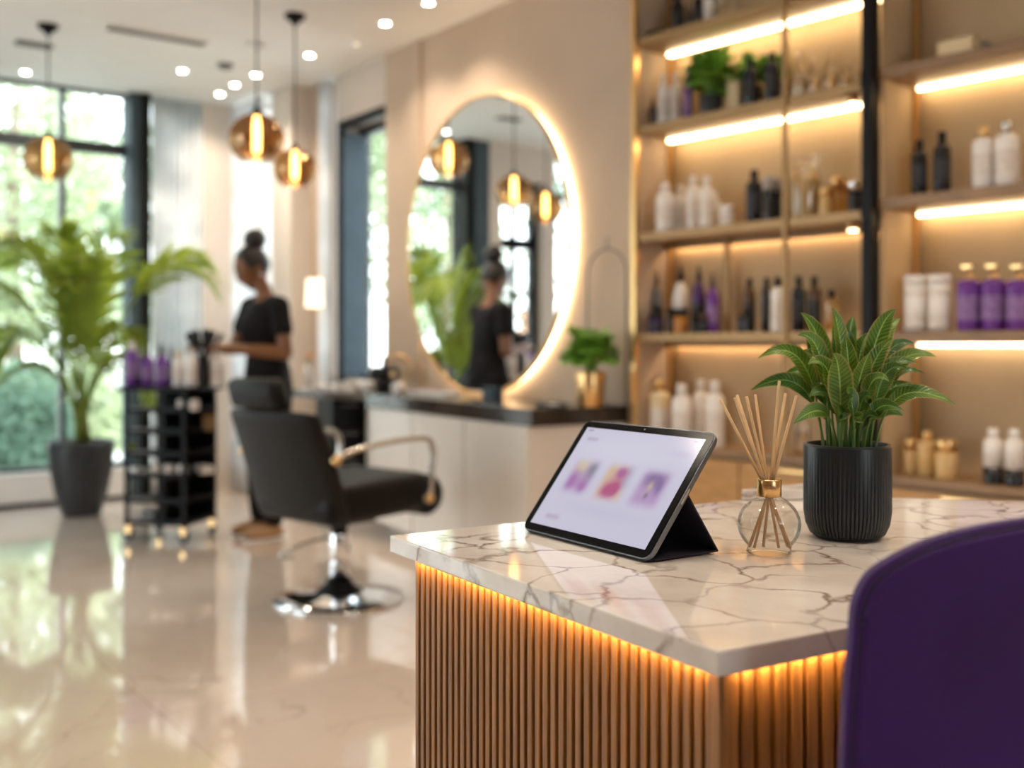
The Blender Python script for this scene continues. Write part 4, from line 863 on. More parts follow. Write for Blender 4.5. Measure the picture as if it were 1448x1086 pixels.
tb('dark_bottle', 'dark bottle with black cap just left of the white trolley bottles', bo, 237, 247, 489, .22, 'slim', M['bblue'], M['bcap'])
tb('white_bottle', 'pale pink white bottle left of its twin on the trolley top', bo, 244, 261, 496, .10, 'tall', M['bwhite'], M['bcream'])
tb('white_bottle', 'pale pink white bottle touching the brush holder', bo, 262, 281, 494, .10, 'tall', M['bwhite'], M['bwhite'])
tb('white_bottle', 'white bottle at the right end of the trolley top', bo, 296, 316, 497, .18, 'tall', M['bwhite'], M['sticker'])
p = on_trolley(288, .12); r = thing('brush_holder', 'black holder of fanned hair brushes at the stylist\'s hands', 'brush holder', p, 0)
MB().lathe([(.034, 0), (.036, .005), (.030, .17), (.036, .19)], 24, capt=False).build('cup', M['bcap'], r); MB().lathe([(.030, .006), (.028, .16)], 20).build('liner', M['bcap'], r)
for i in range(7):
    a = -0.55+i*.18; d = Vector((math.sin(a), .1*math.cos(i*2), math.cos(a))); q0 = Vector((d.x*.02, d.y*.1, .15)); bo_ = MB().tube([q0, q0+d*.09, q0+d*.10, q0+d*.18, q0+d*.19], [.006, .006, .014, .016, .008], 10).build('hair_brush', M['bcap'], r)
def tray_items():
    for px, z, w_, m, lab in ((258, .772, 15, 'bwhite', 'white jar in the top tray of the trolley, left of another'), (275, .772, 14, 'bwhite', 'white jar in the top tray of the trolley, right of another'),
                              (221, .392, 16, 'bwhite', 'white cup low in the trolley, left of three'), (239, .392, 16, 'bwhite', 'white cup low in the trolley, middle of three'), (258, .392, 15, 'bwhite', 'white cup low in the trolley, right of three')):
        tb('white_jar', lab, 'jar', px-w_/2, px+w_/2, 0, .05, 'jar', M[m], M[m], z=z, h=.06)
    tb('green_jar', 'small bright green jar at the left of a middle trolley tray', 'jar', 177, 193, 0, .05, 'jar', mat('lime green plastic', (.35, .45, .02), .4), mat('lime green plastic', (.35, .45, .02), .4), z=.517, h=.045)
    tb('brown_box', 'brown cardboard box in the upper right bay of the trolley', 'box', 286, 304, 0, .16, 'box', mat('brown card', (.22, .12, .05), .6), M['bbrown'], z=.647, h=.10)
    tb('folded_towel', 'folded pale towel in the lower right bay of the trolley', 'towel', 273, 303, 0, .17, 'box', M['bwhite'], M['bwhite'], z=.392, h=.045)
    tb('white_comb_tray', 'long white tray low at the left of the trolley', 'tray', 183, 209, 0, .12, 'box', M['bwhite'], M['bwhite'], z=.392, h=.025)
    tb('grey_case', 'dark grey case on the bottom tray of the trolley', 'case', 200, 240, 0, .14, 'box', M['grey'], M['grey'], z=.117, h=.05)
tray_items()
# ------------------------------------------------------------------ palm in the tall pot
PP = at(115, 7.19); r = thing('potted_palm', 'tall arching palm in a dark grey floor pot by the big window', 'plant', PP, 0)
pr_ = .216
MB().lathe([(.115, 0), (.125, .006), (.165, .13), (.198, .30), (.212, .44), (.216, .50), (.205, .505), (.195, .495), (.190, .46)], 48, capt=True).build('pot', M['potgrey'], r)
MB().lathe([(.19, .462), (.19, .468)], 32).build('soil', M['soil'], r)
rnd = random.Random(11)
for i in range(5): MB().tube([(rnd.uniform(-.04, .04), rnd.uniform(-.04, .04), .46), (rnd.uniform(-.05, .05), rnd.uniform(-.03, .03), .75)], [.022, .012], 8).build('stalk', M['palmbase'] if i < 3 else M['palmstem'], r)
s7 = F/7.19
fr = [  # tip column, tip row, tip depth offset, crest column, crest row
    (308, 405, -.2, 225, 330, .9), (-60, 440, -.1, 20, 350, 1), (280, 365, .1, 205, 352, .8), (215, 500, -.35, 190, 420, .5), (-30, 360, .3, 60, 330, 1),
    (40, 350, -.3, 85, 360, .9), (150, 330, .25, 130, 350, .9), (95, 335, -.1, 100, 350, .9), (150, 370, -.35, 140, 380, .8), (20, 560, -.35, 55, 500, .55), (-40, 520, .15, 30, 420, .9), (195, 570, .2, 180, 470, .55), (130, 400, -.4, 122, 390, .8)]
for i, (tx, ty, td, kx, ky, sc) in enumerate(fr):
    tip = Vector(((tx-115)/s7, td, CH+(HY-ty)/s7)); kk = Vector(((kx-115)/s7, td*.5, CH+(HY-ky)/s7+.10)); p0 = Vector((rnd.uniform(-.03, .03), rnd.uniform(-.03, .03), .5)); p1 = Vector(((kx-115)/s7*.15, td*.1, 1.0))
    n = 26; path = bez(p0, p1, kk, tip, n); fb = MB(); fb.tube(path, [.011*(1-.85*k/n) for k in range(n+1)], 6)
    ks = 15 if i in (0, 2) else 9
    for k in range(ks, n+1):
        p = path[k]; t = (path[min(k+1, n)]-path[k-1]).normalized(); sd = t.cross(Vector((.1, .3, 1))).normalized(); f = (k-ks)/(n-ks); l = .40*sc*math.sin(PI*(.18+.74*f))+.03
        for s in (-1, 1):
            for sub in (0, .5):
                b0 = p + t*sub*.03; q = b0 + sd*s*l*.62 + t*l*.75 - Vector((0, 0, l*(.12+.25*rnd.random()))); mid = (b0+q)/2 + Vector((0, 0, l*.07))
                fb.leaf([b0, (b0+mid)/2+Vector((0, 0, l*.02)), mid, (mid+q)/2, q], [.006, .014, .016, .011, .001], side=t.cross(sd).normalized()*.35+t*.9, nx=2, fold=.15)
    fb.build('frond', M['palm'], r)
# ------------------------------------------------------------------ people
def head_verts(bm, mtx, k=1.0):
    """a head: face towards -y, origin at its centre"""
    ret = bmesh.ops.create_uvsphere(bm, u_segments=32, v_segments=24, radius=1.0); vs = ret['verts']
    for v in vs:
        x, y, z = v.co; X = x*.074; Y = y*.094; Z = z*.115
        if z < 0: 
            f = 1+.42*z; X *= f; Y = Y*(1+.30*z) if y < 0 else Y*(1+.25*z); Y -= .018*(-z) if y < 0 else -.0*z
        if y < 0:
            fr_ = max(0, 1-(abs(X)/.014)**2)
            if -.42 < z < .12: Y -= .020*fr_*max(0, 1-abs((z+.24)/.22))      # nose
            Y -= .006*max(0, 1-(abs(X)/.028)**2)*max(0, 1-abs((z+.52)/.07))    # lips
            Y -= .008*max(0, 1-(abs(X)/.03)**2)*max(0, 1-abs((z+.88)/.2))     # chin
            Y += .010*max(0, 1-((abs(X)-.032)/.016)**2)*max(0, 1-abs((z-.02)/.14))  # eye sockets
            Y -= .004*max(0, 1-abs((z-.2)/.1))                                  # brow
        v.co = (X, Y, Z)
    vs = list(vs)
    for s in (-1, 1):                                                           # ears
        e = bmesh.ops.create_uvsphere(bm, u_segments=10, v_segments=8, radius=1.0, matrix=Matrix.Translation((s*.074, .012, -.008)) @ Matrix.Diagonal((.010, .018, .030, 1)))['verts']; vs += list(e)
    bmesh.ops.transform(bm, matrix=mtx, verts=vs)
def hand_chain(V_, E_, R_, wi, wrist, d, palm_n, curl=.5, scale=1.0):
    """palm and five fingers from wrist vertex wi, pointing along d; palm_n faces the palm side"""
    d = d.normalized(); s = d.cross(palm_n).normalized(); pn = s.cross(d).normalized()*(1 if s.cross(d).dot(palm_n) > 0 else -1)
    c = len(V_); pc = wrist + d*.045*scale; V_.append(pc); E_.append((wi, c)); R_.append((.020*scale, .034*scale) if False else .026*scale)
    for f in range(4):
        base = wrist + d*.085*scale + s*(-.027+.018*f)*scale; L = (.070, .078, .072, .056)[f]*scale
        p = [base, base + d*L*.45 + pn*L*.22*curl*2, base + d*L*.62 + pn*L*.72*curl*2*.8, base + d*L*.55 + pn*L*1.0*curl*2*.7]; a = c
        for k, q in enumerate(p): V_.append(q); E_.append((a, len(V_)-1)); R_.append((.0105, .0092, .0085, .0075)[k]*scale); a = len(V_)-1
    base = wrist + d*.035*scale - s*.030*scale; p = [base, base - s*.018*scale + d*.028*scale + pn*.015*scale, base - s*.014*scale + d*.055*scale + pn*.035*scale]; a = c
    for k, q in enumerate(p): V_.append(q); E_.append((a, len(V_)-1)); R_.append((.012, .0105, .0085)[k]*scale); a = len(V_)-1
def person(name, label, loc, rz, J, headrot, headpos, skinm, clothm, trousm, shoem, bun=True, sleeve=.5, hairlen=0, mirror_only=False):
    r = thing(name, label, 'person', loc, rz)
    ax = (Vector(J['shL'])-Vector(J['shR'])); ax.z = 0; ax = ax.normalized(); az = math.atan2(ax.y, ax.x)
    def ell(b, secs, seg=28):            # loft of level ellipses, wide along the shoulders
        rings = []
        for c, w_, d_ in secs:
            c = Vector(c); rings.append([b.b.verts.new(c + Rz(az).to_3x3() @ Vector((w_*math.cos(2*PI*i/seg), d_*math.sin(2*PI*i/seg), 0))) for i in range(seg)])
        for A_, B_ in zip(rings, rings[1:]):
            for i in range(seg): b.b.faces.new((A_[i], A_[(i+1) % seg], B_[(i+1) % seg], B_[i]))
        b.b.faces.new(rings[0][::-1]); b.b.faces.new(rings[-1])
    def limb(b, pts, rads, seg=14):      # tapered limb with round joints
        pts = [Vector(p) for p in pts]
        for i in range(len(pts)-1):
            b.tube([pts[i], pts[i+1]], [rads[i], rads[i+1]], seg)
        for p, q in zip(pts, rads): b.ball(p, q, u=14, v=10)
    def fuse(b, name_, m_, vox, it=4):   # one continuous skin over everything
        bmesh.ops.recalc_face_normals(b.b, faces=b.b.faces); me = bpy.data.meshes.new(name_); b.b.to_mesh(me); b.b.free()
        o = bpy.data.objects.new(name_, me); COL.objects.link(o); rm = o.modifiers.new('remesh', 'REMESH'); rm.mode = 'VOXEL'; rm.voxel_size = vox; rm.use_smooth_shade = True
        sm_ = o.modifiers.new('smooth', 'SMOOTH'); sm_.iterations = it; sm_.factor = .5
        nm2 = bpy.data.meshes.new_from_object(o.evaluated_get(bpy.context.evaluated_depsgraph_get())); o.modifiers.clear(); o.data = nm2
        for p in nm2.polygons: p.use_smooth = True
        nm2.materials.clear(); nm2.materials.append(m_); o.parent = r; return o
    v3 = lambda k: Vector(J[k])
    mid = lambda a, c, t: a*(1-t)+c*t
    body = MB(); hm = Matrix.Translation(headpos) @ headrot
    ell(body, [(v3('pelvis')+Vector((0, 0, -.10)), .13, .10), (v3('pelvis'), .160, .115), (v3('spine'), .122, .092), (v3('chest'), .145, .108), (mid(v3('chest'), v3('neckb'), .7), .150, .085), (v3('neckb')+Vector((0, 0, .01)), .085, .065), (v3('neck'), .052, .05)])
    limb(body, [v3('neckb'), v3('neck'), v3('neckt'), Vector(headpos)], [.060, .050, .047, .055]); head_verts(body.b, hm)
    for s in ('L', 'R'):
        sh, el, wr = v3('sh'+s), v3('el'+s), v3('wr'+s); hd = (v3('hd'+s)-wr).normalized(); pn = Vector(J.get('pn'+s, (0, 0, -1)))
        limb(body, [mid(sh, v3('neckb'), .35), sh, mid(sh, el, .5), el, mid(el, wr, .35), wr], [.058, .056, .048, .041, .040, .026])
        hp, kn, an, to = v3('hip'+s), v3('kn'+s), v3('an'+s), v3('to'+s)
        limb(body, [hp, mid(hp, kn, .5), kn, mid(kn, an, .35), an, to], [.090, .078, .056, .055, .036, .03])
        side = hd.cross(pn).normalized(); pn = side.cross(hd).normalized(); pn = pn if pn.dot(Vector(J.get('pn'+s, (0, 0, -1)))) > 0 else -pn
        limb(body, [wr, wr+hd*.03+side*.012, wr+hd*.085+side*.022], [.025, .020, .015]); limb(body, [wr, wr+hd*.03-side*.012, wr+hd*.085-side*.022], [.025, .020, .015]); limb(body, [wr+hd*.02, wr+hd*.085], [.022, .017])
        for f in range(4):
            base = wrist = wr + hd*.085 + side*(-.028+.0187*f); L = (.070, .078, .072, .056)[f]; c_ = J.get('curl', .5)*(1+.12*f)
            limb(body, [base, base+hd*L*.45+pn*L*.30*c_, base+hd*L*(.80-.25*c_)+pn*L*.75*c_, base+hd*L*(1-.6*c_)+pn*L*1.15*c_], [.0100, .0090, .0082, .0070], 10)
        t0 = wr+hd*.03-side*.026; limb(body, [t0, t0-side*.022+hd*.028+pn*.012, t0-side*.020+hd*.056+pn*.030], [.013, .0105, .0085], 10)
    fuse(body, 'body', skinm, .0055, 3)
    g = MB(); UP = Vector((0, 0, 1))
    ell(g, [(v3('pelvis')-UP*.09, .172, .135), (v3('pelvis'), .170, .130), (v3('spine'), .140, .112), (v3('chest')-UP*.02, .172, .132), (v3('chest')+UP*.05, .174, .120), (mid(v3('chest'), v3('neckb'), .75), .160, .098), (v3('neckb')+UP*.005, .100, .074)])
    for s in ('L', 'R'):
        a_, b2 = v3('sh'+s), v3('el'+s); limb(g, [mid(a_, v3('neckb'), .45), a_, mid(a_, b2, sleeve*.5), mid(a_, b2, sleeve)], [.060, .061, .058, .060])
    top = fuse(g, 'scrub_top' if bun else 'shirt', clothm, .008, 5)
    g = MB(); ell(g, [(v3('pelvis')-UP*.12, .168, .130), (v3('pelvis')+UP*.02, .160, .120)])
    for s in ('L', 'R'): hp, kn, an = v3('hip'+s), v3('kn'+s), v3('an'+s); limb(g, [hp, mid(hp, kn, .5), kn, an+UP*.05], [.104, .090, .074, .060])
    fuse(g, 'trousers', trousm, .009, 4)
    for s in ('L', 'R'):
        an, to = Vector(J['an'+s]), Vector(J['to'+s]); d = (to-an); d.z = 0; d = d.normalized(); o0 = Vector((an.x, an.y, 0))
        sb_ = MB(); m = Matrix.Translation(o0 + d*.055 + Vector((0, 0, .001))) @ Rz(ang(d)); sb_.ball((0, 0, .045), .05, 2.5, .9, .9, mtx=m)
        for v in sb_.b.verts: v.co.z = max(v.co.z, .002)
        sh_ = sb_.build('shoe', shoem, r); MB().box(-.115, .12, -.04, .04, 0, .014, mtx=m, bev=.005).build('sole', M['white'], sh_)
    hb = MB(); hb.ball((0, .012, .022), 1, .082, .096, .108, 28, 20)
    for v in hb.b.verts:
        if v.co.y < -.045 + .5*max(0, v.co.z-.05)*0 and v.co.z < .075: v.co.y = -.04; v.co.x *= .92
        if v.co.z < -.02: v.co.z = -.02 + (v.co.z+.02)*.55
        if v.co.z < .0 and abs(v.co.x) > .05 and v.co.y < .03: v.co.x *= .88
    bmesh.ops.transform(hb.b, matrix=hm, verts=hb.b.verts); hair = hb.build('hair', M['hair'], r)
    if bun:
        MB().ball((.0, .078, .140), .064, 1, 1, .95, 24, 16, mtx=hm).build('hair_bun', M['hair'], r)
        MB().lathe([(.032, .10), (.030, .125)], 20, c=(0, .062, -.02), mtx=hm).build('hair_band', M['black'], r)
        for s in (-1, 1): MB().ball((s*.084, .010, -.042), .008, mtx=hm).build('earring', M['chrome'], r)
    for s in (-1, 1):
        MB().ball((s*.030, -.0705, .004), .0095, mtx=hm).build('eye', M['bblack'], r); MB().tube([hm @ Vector((s*.016, -.089, .026)), hm @ Vector((s*.032, -.084, .031)), hm @ Vector((s*.048, -.071, .026))], .0032, 6).build('eyebrow', M['hair'], r)
    MB().ball((0, -.0835, -.060), .012, 1.6, .5, .45, mtx=hm).build('lips', mat('dark lips', (.25, .07, .05), .45), r)
    return r
J = dict(pelvis=(.02, .02, .97), spine=(.015, .02, 1.10), chest=(-.005, .0, 1.26), neckb=(.015, .0, 1.405), neck=(.012, -.005, 1.455), neckt=(-.015, -.01, 1.52),
         shL=(.125, -.135, 1.378), elL=(.170, -.165, 1.105), wrL=(-.135, -.215, 1.130), hdL=(-.25, -.20, 1.150), shR=(-.115, .135, 1.382), elR=(-.20, .12, 1.13), wrR=(-.30, -.03, 1.135), hdR=(-.40, -.08, 1.155),
         hipL=(.085, -.06, .90), knL=(.09, -.085, .50), anL=(.07, -.05, .08), toL=(-.05, -.14, .03), hipR=(-.035, .09, .90), knR=(-.06, .09, .50), anR=(-.05, .12, .08), toR=(-.17, .03, .03), pnL=(0, .3, -1), pnR=(0, .3, -1))
hr_ = Rz(math.radians(-62)) @ Matrix.Rotation(math.radians(24), 4, 'X') @ Matrix.Scale(1.10, 4)
person('stylist', 'stylist with a high bun in black scrubs standing at the trolley, looking down', (-1.485, 6.34, 0), 0, J, hr_, Vector((-.065, -.01, 1.605)), M['skin'], M['cloth'], M['cloth'], M['shoe'])
J2 = dict(pelvis=(0, 0, .98), spine=(0, 0, 1.12), chest=(0, 0, 1.30), neckb=(0, 0, 1.45), neck=(0, 0, 1.51), neckt=(0, -.01, 1.57), shL=(.19, 0, 1.43), elL=(.25, .03, 1.16), wrL=(.20, -.18, 1.05), hdL=(.15, -.27, 1.03), shR=(-.19, 0, 1.43), elR=(-.25, .03, 1.16), wrR=(-.20, -.18, 1.05), hdR=(-.15, -.27, 1.03),
          hipL=(.09, 0, .92), knL=(.10, 0, .50), anL=(.10, .02, .08), toL=(.11, -.12, .03), hipR=(-.09, 0, .92), knR=(-.10, 0, .50), anR=(-.10, .02, .08), toR=(-.11, -.12, .03), pnL=(-1, 0, 0), pnR=(1, 0, 0))
pm = person('passer_by', 'dark haired person in a black shirt outside, seen reflected in the round mirror', (-8.8, 8.3, -.124), math.radians(75), J2, Matrix.Identity(4), Vector((0, -.015, 1.66)), M['skin2'], M['cloth'], M['grey'], M['bcap'], bun=False)
# ------------------------------------------------------------------ reception desk
DH = .90; TH = .022
def dk(px, py): Y = (CH-DH)*F/(py-HY); return at(px, Y)
D1 = dk(1015.5, 921); D2 = dk(551, 757); D3 = dk(1042, 707); D3 = D3 + (D3-D2).normalized()*.16; D4 = dk(1258, 704); D5 = D4 + (dk(1448, 709)-D4).normalized()*.62
rd = (dk(1200.5, 885.8)-D1).normalized(); D6 = D1 + rd*1.22
poly = [D1, D6, D5, D4, D3, D2]
o = MB().prism(poly, DH-TH, DH, bev=.0022).build('marble_desktop', M['marble']); tag(o, 'polished cream marble slab with brown veins on the fluted wooden desk', 'desktop')
ld = (D2-D1).normalized(); nl = Vector((ld.y, -ld.x, 0)); nl = nl if nl.x < 0 else -nl          # outward normal of the left face
nr = Vector((rd.y, -rd.x, 0)); nr = nr if nr.y < 0 else -nr
DZ = DH-TH
r = thing('reception_desk', 'reception desk of vertical oak slats lit from above, standing under the marble slab', 'desk', (0, 0, 0))
E1 = D1 - nl*.026 - nr*.024; LL = (D2-D1).length - .062; E2 = E1 + ld*LL; RL = 1.14; E3 = E1 + rd*RL
MB().prism([E1, E3, E3+ld*.08, D4-(D4-D1).normalized()*.12, E2 - ld*.0 + rd*.5, E2+rd*.0], .0, DZ).build('body', M['oakdark'], r)
sw = .0148; n = int(LL/sw)
for k in range(n):
    a = E1 + ld*(.013 + k*sw); w_ = sw*.66
    MB().box(0, w_, -.009, .0, 0, DZ-.0015, bev=.0012).build('slat', M['oak'], r, loc=a+Vector((0, 0, 0)), rot=(0, 0, ang(ld)+(0))) if False else None
def slats(p0, d, nrm, count, pitch, width, dep):
    for k in range(count):
        a = p0 + d*(.014+k*pitch); b_ = a + d*width
        mb = MB(); mb.prism([a, b_, b_+nrm*dep, a+nrm*dep], .02, DZ-.0015, bev=.0014); mb.build('slat', M['oak'], r)
slats(E1, ld, nl, n, sw, sw*.64, .0105); nr_ = 58
slats(E1, rd, nr, int((RL-.02)/.0192), .0192, .0192*.68, .010)
MB().prism([E1+nl*.011-rd*.0, E1+nl*.011+nr*.011, E1+nr*.011+rd*.010, E1+rd*.010, E1+ld*.010, E1+ld*.010+nl*.011], .02, DZ-.0015, bev=.003).build('corner_post', M['oak'], r)
MB().prism([E1+nl*.005+nr*.005, E3+nr*.005, E3, E1, E2, E2+nl*.005], 0, .02).build('kick_strip', M['black'], r)
def strip(p, q, nrm):
    a = p+nrm*.0115; b_ = q+nrm*.0115; MB().prism([a, b_, b_+nrm*.0045, a+nrm*.0045], DZ-.0010, DZ-.0002).build('light_strip', M['ledgold'], r)
strip(E1+ld*.004, E2-ld*.004, nl); strip(E1+rd*.004, E3, nr)
# raised marble block behind the diffuser
a = dk(1042, 707); dd = (D3-D2).normalized(); pp = Vector((-dd.y, dd.x, 0)); pp = pp if pp.y < 0 else -pp
o = MB().prism([a+pp*.006+dd*.004, a+dd*.15+pp*.006, a+dd*.15+pp*.09, a+dd*.004+pp*.012+pp*.0], DH+.0006, DH+.018, bev=.002).build('marble_tray', M['marble']); tag(o, 'low white marble block on the desk behind the reed diffuser', 'tray')
# ------------------------------------------------------------------ tablet
BL = dk(737, 751.5); BR = dk(916, 798); e = (BR-BL).normalized(); TW = (BR-BL).length; p_ = Vector((-e.y, e.x, 0)); p_ = p_ if p_.y > 0 else -p_
Lh = .179; ti = math.atan2(.1406, .111)
r = thing('tablet', 'tablet with a black bezel leaning back on its folding cover, showing three pictures', 'tablet', BL + Vector((0, 0, DH+.0008)), ang(e))
# local: x along the bottom edge, y back, z up.  screen plane leans back
TM_ = Matrix.Rotation(ti, 4, 'X')      # local y of the panel runs up the leaning screen, z is its outward face normal
tk = .0062; cr_ = .013
def rr_pts(w, h, c, x0=0, y0=0, n=8):
    out = []
    for cx_, cy_, a0 in ((x0+w-c, y0+h-c, 0), (x0+c, y0+h-c, 90), (x0+c, y0+c, 180), (x0+w-c, y0+c, 270)):
        for k in range(n+1): a_ = math.radians(a0+90*k/n); out.append((cx_+c*math.cos(a_), cy_+c*math.sin(a_)))
    return out
lift = Matrix.Translation((0, 0, .0035))
o = MB().prism(rr_pts(TW, Lh, cr_), -tk, 0, bev=.0012).build('case', M['aluminium'], r); o.matrix_local = lift @ TM_
o = MB().prism(rr_pts(TW-.003, Lh-.003, cr_-.0015, .0015, .0015), -.001, .0006).build('bezel', M['bezel'], r); o.matrix_local = lift @ TM_
# screen with its blurred interface as vertex colours
def sm(a, b_, x): t = min(1, max(0, (x-a)/(b_-a))); return t*t*(3-2*t)
def card(u, v, cu, cv, w, h, s=.042): return (sm(-s, s, w/2-abs(u-cu)))*(sm(-s*1.4, s*1.4, h/2-abs(v-cv)))
def blob(u, v, cu, cv, ru, rv): d = ((u-cu)/ru)**2+((v-cv)/rv)**2; return math.exp(-d)
def mixc(a, b_, t): return [a[i]*(1-t)+b_[i]*t for i in range(3)]
def ui(u, v):          # u right, v down, sRGB-like values
    L_ = [.78, .74, .84]; c = [.800, .788, .868]; c = mixc(c, [.86, .85, .915], .6*blob(u, v, .45, .2, .5, .2)); c = mixc(c, [.735, .715, .82], .5*blob(u, v, .9, .16, .09, .03)+.35*blob(u, v, .55, .78, .3, .05))
    k = card(u, v, .20, .49, .205, .30); a = [.66, .52, .70]
    a = mixc(a, [.86, .76, .52], min(1, 1.2*blob(u, v, .165, .37, .07, .09))); a = mixc(a, [.34, .36, .42], min(1, 1.1*blob(u, v, .275, .42, .05, .10))); a = mixc(a, [.55, .24, .56], min(1, 1.1*blob(u, v, .14, .55, .05, .09)+1.1*blob(u, v, .25, .60, .05, .08))); a = mixc(a, [.74, .58, .76], .7*blob(u, v, .20, .64, .03, .06)); c = mixc(c, mixc(a, L_, .44), k)
    k = card(u, v, .50, .495, .205, .31); a = [.85, .70, .47]
    a = mixc(a, [.62, .60, .66], sm(.53, .58, u)*sm(.62, .5, v)); a = mixc(a, [.62, .20, .46], min(1, 1.25*blob(u, v, .52, .40, .042, .07))); a = mixc(a, [.66, .13, .32], min(1, 1.35*blob(u, v, .49, .58, .06, .085)+.8*blob(u, v, .535, .54, .035, .07))); c = mixc(c, mixc(a, L_, .38), k)
    k = card(u, v, .80, .50, .205, .31); a = [.68, .52, .72]
    a = mixc(a, [.36, .24, .47], min(1, 1.2*blob(u, v, .80, .41, .075, .08)+.7*blob(u, v, .86, .49, .03, .07))); a = mixc(a, [.78, .66, .50], min(1, .9*blob(u, v, .79, .48, .022, .05))); a = mixc(a, [.32, .28, .30], min(1, .8*blob(u, v, .795, .565, .016, .03))); c = mixc(c, mixc(a, L_, .40), k)
    c = mixc(c, [.70, .62, .73], .8*card(u, v, .16, .905, .12, .035, .02)); c = mixc(c, [.62, .60, .70], .6*card(u, v, .11, .115, .10, .03, .015)); c = mixc(c, [.5, .48, .55], .8*card(u, v, .05, .028, .05, .010, .006)); c = mixc(c, [.5, .48, .55], .7*card(u, v, .94, .03, .03, .008, .006))
    return c
sb2 = bmesh.new(); nx, ny = 150, 110; x0, x1, y0, y1 = .0125, TW-.0125, .0115, Lh-.0115; gv = [[sb2.verts.new((x0+(x1-x0)*i/nx, y0+(y1-y0)*j/ny, .0009)) for i in range(nx+1)] for j in range(ny+1)]
for j in range(ny):
    for i in range(nx): sb2.faces.new((gv[j][i], gv[j][i+1], gv[j+1][i+1], gv[j+1][i]))
me = bpy.data.meshes.new('screen'); sb2.to_mesh(me); sb2.free(); ca = me.color_attributes.new('ui', 'FLOAT_COLOR', 'POINT')
for i, v in enumerate(me.vertices):
    c = ui((v.co.x-x0)/(x1-x0), 1-(v.co.y-y0)/(y1-y0)); ca.data[i].color = (c[0]**2.2, c[1]**2.2, c[2]**2.2, 1)
ms = bpy.data.materials.new('lit tablet screen'); ms.use_nodes = True; n_ = ms.node_tree; bs = n_.nodes['Principled BSDF']; at_ = n_.nodes.new('ShaderNodeVertexColor'); at_.layer_name = 'ui'
bs.inputs['Base Color'].default_value = (.01, .01, .01, 1); bs.inputs['Roughness'].default_value = .12; bs.inputs['Specular IOR Level'].default_value = .2; n_.links.new(at_.outputs[0], bs.inputs['Emission Color']); bs.inputs['Emission Strength'].default_value = .80
me.materials.append(ms); o = bpy.data.objects.new('screen', me); COL.objects.link(o); o.parent = r; o.matrix_local = lift @ TM_; o['label'] = 'lit lavender screen with three blurred colourful pictures'
o = MB().lathe([(.0012, .0006), (.0012, .0011)], 12, c=(TW*.5, Lh-.006, 0)).build('camera_dot', M['grey'], r); o.matrix_local = lift @ TM_
o = MB().box(TW-.0002, TW+.0006, Lh*.44, Lh*.56, -.0042, -.0018, bev=.0003).build('side_button', M['chrome'], r); o.matrix_local = lift @ TM_
# folding cover: back leaf rising to the tablet's middle, floor leaf
vy = Vector((0, math.cos(ti), math.sin(ti))); vn = Vector((0, -math.sin(ti), math.cos(ti)))
top_ = vy*Lh*.52 - vn*(tk+.0012) + Vector((0, 0, .0035)); foot = Vector((0, .112, .0012)); front = Vector((0, .012, .0010))
def sheet(A_, B_, th, name, x0_=.002, x1_=None):
    x1_ = x1_ or TW-.002; d_ = (B_-A_).normalized(); nn = Vector((0, -d_.z, d_.y))*th; mb = MB(); vs = [mb.b.verts.new(Vector((x, 0, 0))+q) for x in (x0_, x1_) for q in (A_, B_, B_+nn, A_+nn)]
    for f in ((0, 1, 2, 3), (7, 6, 5, 4), (0, 4, 5, 1), (1, 5, 6, 2), (2, 6, 7, 3), (3, 7, 4, 0)): mb.b.faces.new([vs[i] for i in f])
    return mb.build(name, M['cover'], r)
sheet(top_, foot, .0018, 'cover_leg'); sheet(front, foot, .0016, 'cover_base'); sheet(vy*.004 - vn*(tk+.0003)+Vector((0, 0, .0035)), top_, -.0012, 'cover_back')
# ------------------------------------------------------------------ reed diffuser
DP = at(1087.5, 1.268, DH+.0006); r = thing('reed_diffuser', 'round clear glass reed diffuser with a gold collar between tablet and potted plant', 'diffuser', DP, 0)
R = .0372
outer = [(.018, .0005), (.024, .0008), (.027, .003)] + [(R*math.cos(math.radians(a)), .0355+R*.93*math.sin(math.radians(a))) for a in range(-48, 62, 8)] + [(.0145, .0685), (.0135, .071), (.0135, .086)]
inner = [(.0118, .086), (.0118, .070)] + [((R-.0022)*math.cos(math.radians(a)), .0355+(R*.93-.0022)*math.sin(math.radians(a))) for a in range(58, -50, -8)] + [(.020, .0062), (.0, .0055)]
MB().lathe(outer, 48, capb=True, capt=False).build('bottle', thin_glass('diffuser glass', (.92, .90, .87), (1, 1, 1), .01, .07, .85, .10), r)
MB().lathe([(.0140, .0690), (.0146, .0695), (.0146, .0885), (.0140, .0895), (.0118, .0895), (.0116, .072)], 40, capb=False, capt=False).build('collar', M['gold'], r)
s1 = F/1.268
for i, (tx, ty, dz) in enumerate(((1021, 566, .01), (1034, 562, -.02), (1047, 560, .02), (1053, 561, -.01), (1072, 559, .015), (1099, 539, -.01), (1117, 558, .02), (1120, 559, -.02), (1126, 561, 0))):
    t = Vector(((tx-1087.5)/s1, dz, CH+(HY-ty)/s1-DH)); nk = Vector((.0080*(t.x/.055), dz*.25, .088)); nk.x = max(-.009, min(.009, nk.x)); nk.y = max(-.007, min(.007, nk.y)); d = (t-nk).normalized(); bt = nk - d*((nk.z-.008)/d.z)
    bt.x = max(-.024, min(.024, bt.x*1.5)); MB().tube([bt, nk, t], .00175, 8, smooth=True).build('reed', M['reed'], r)
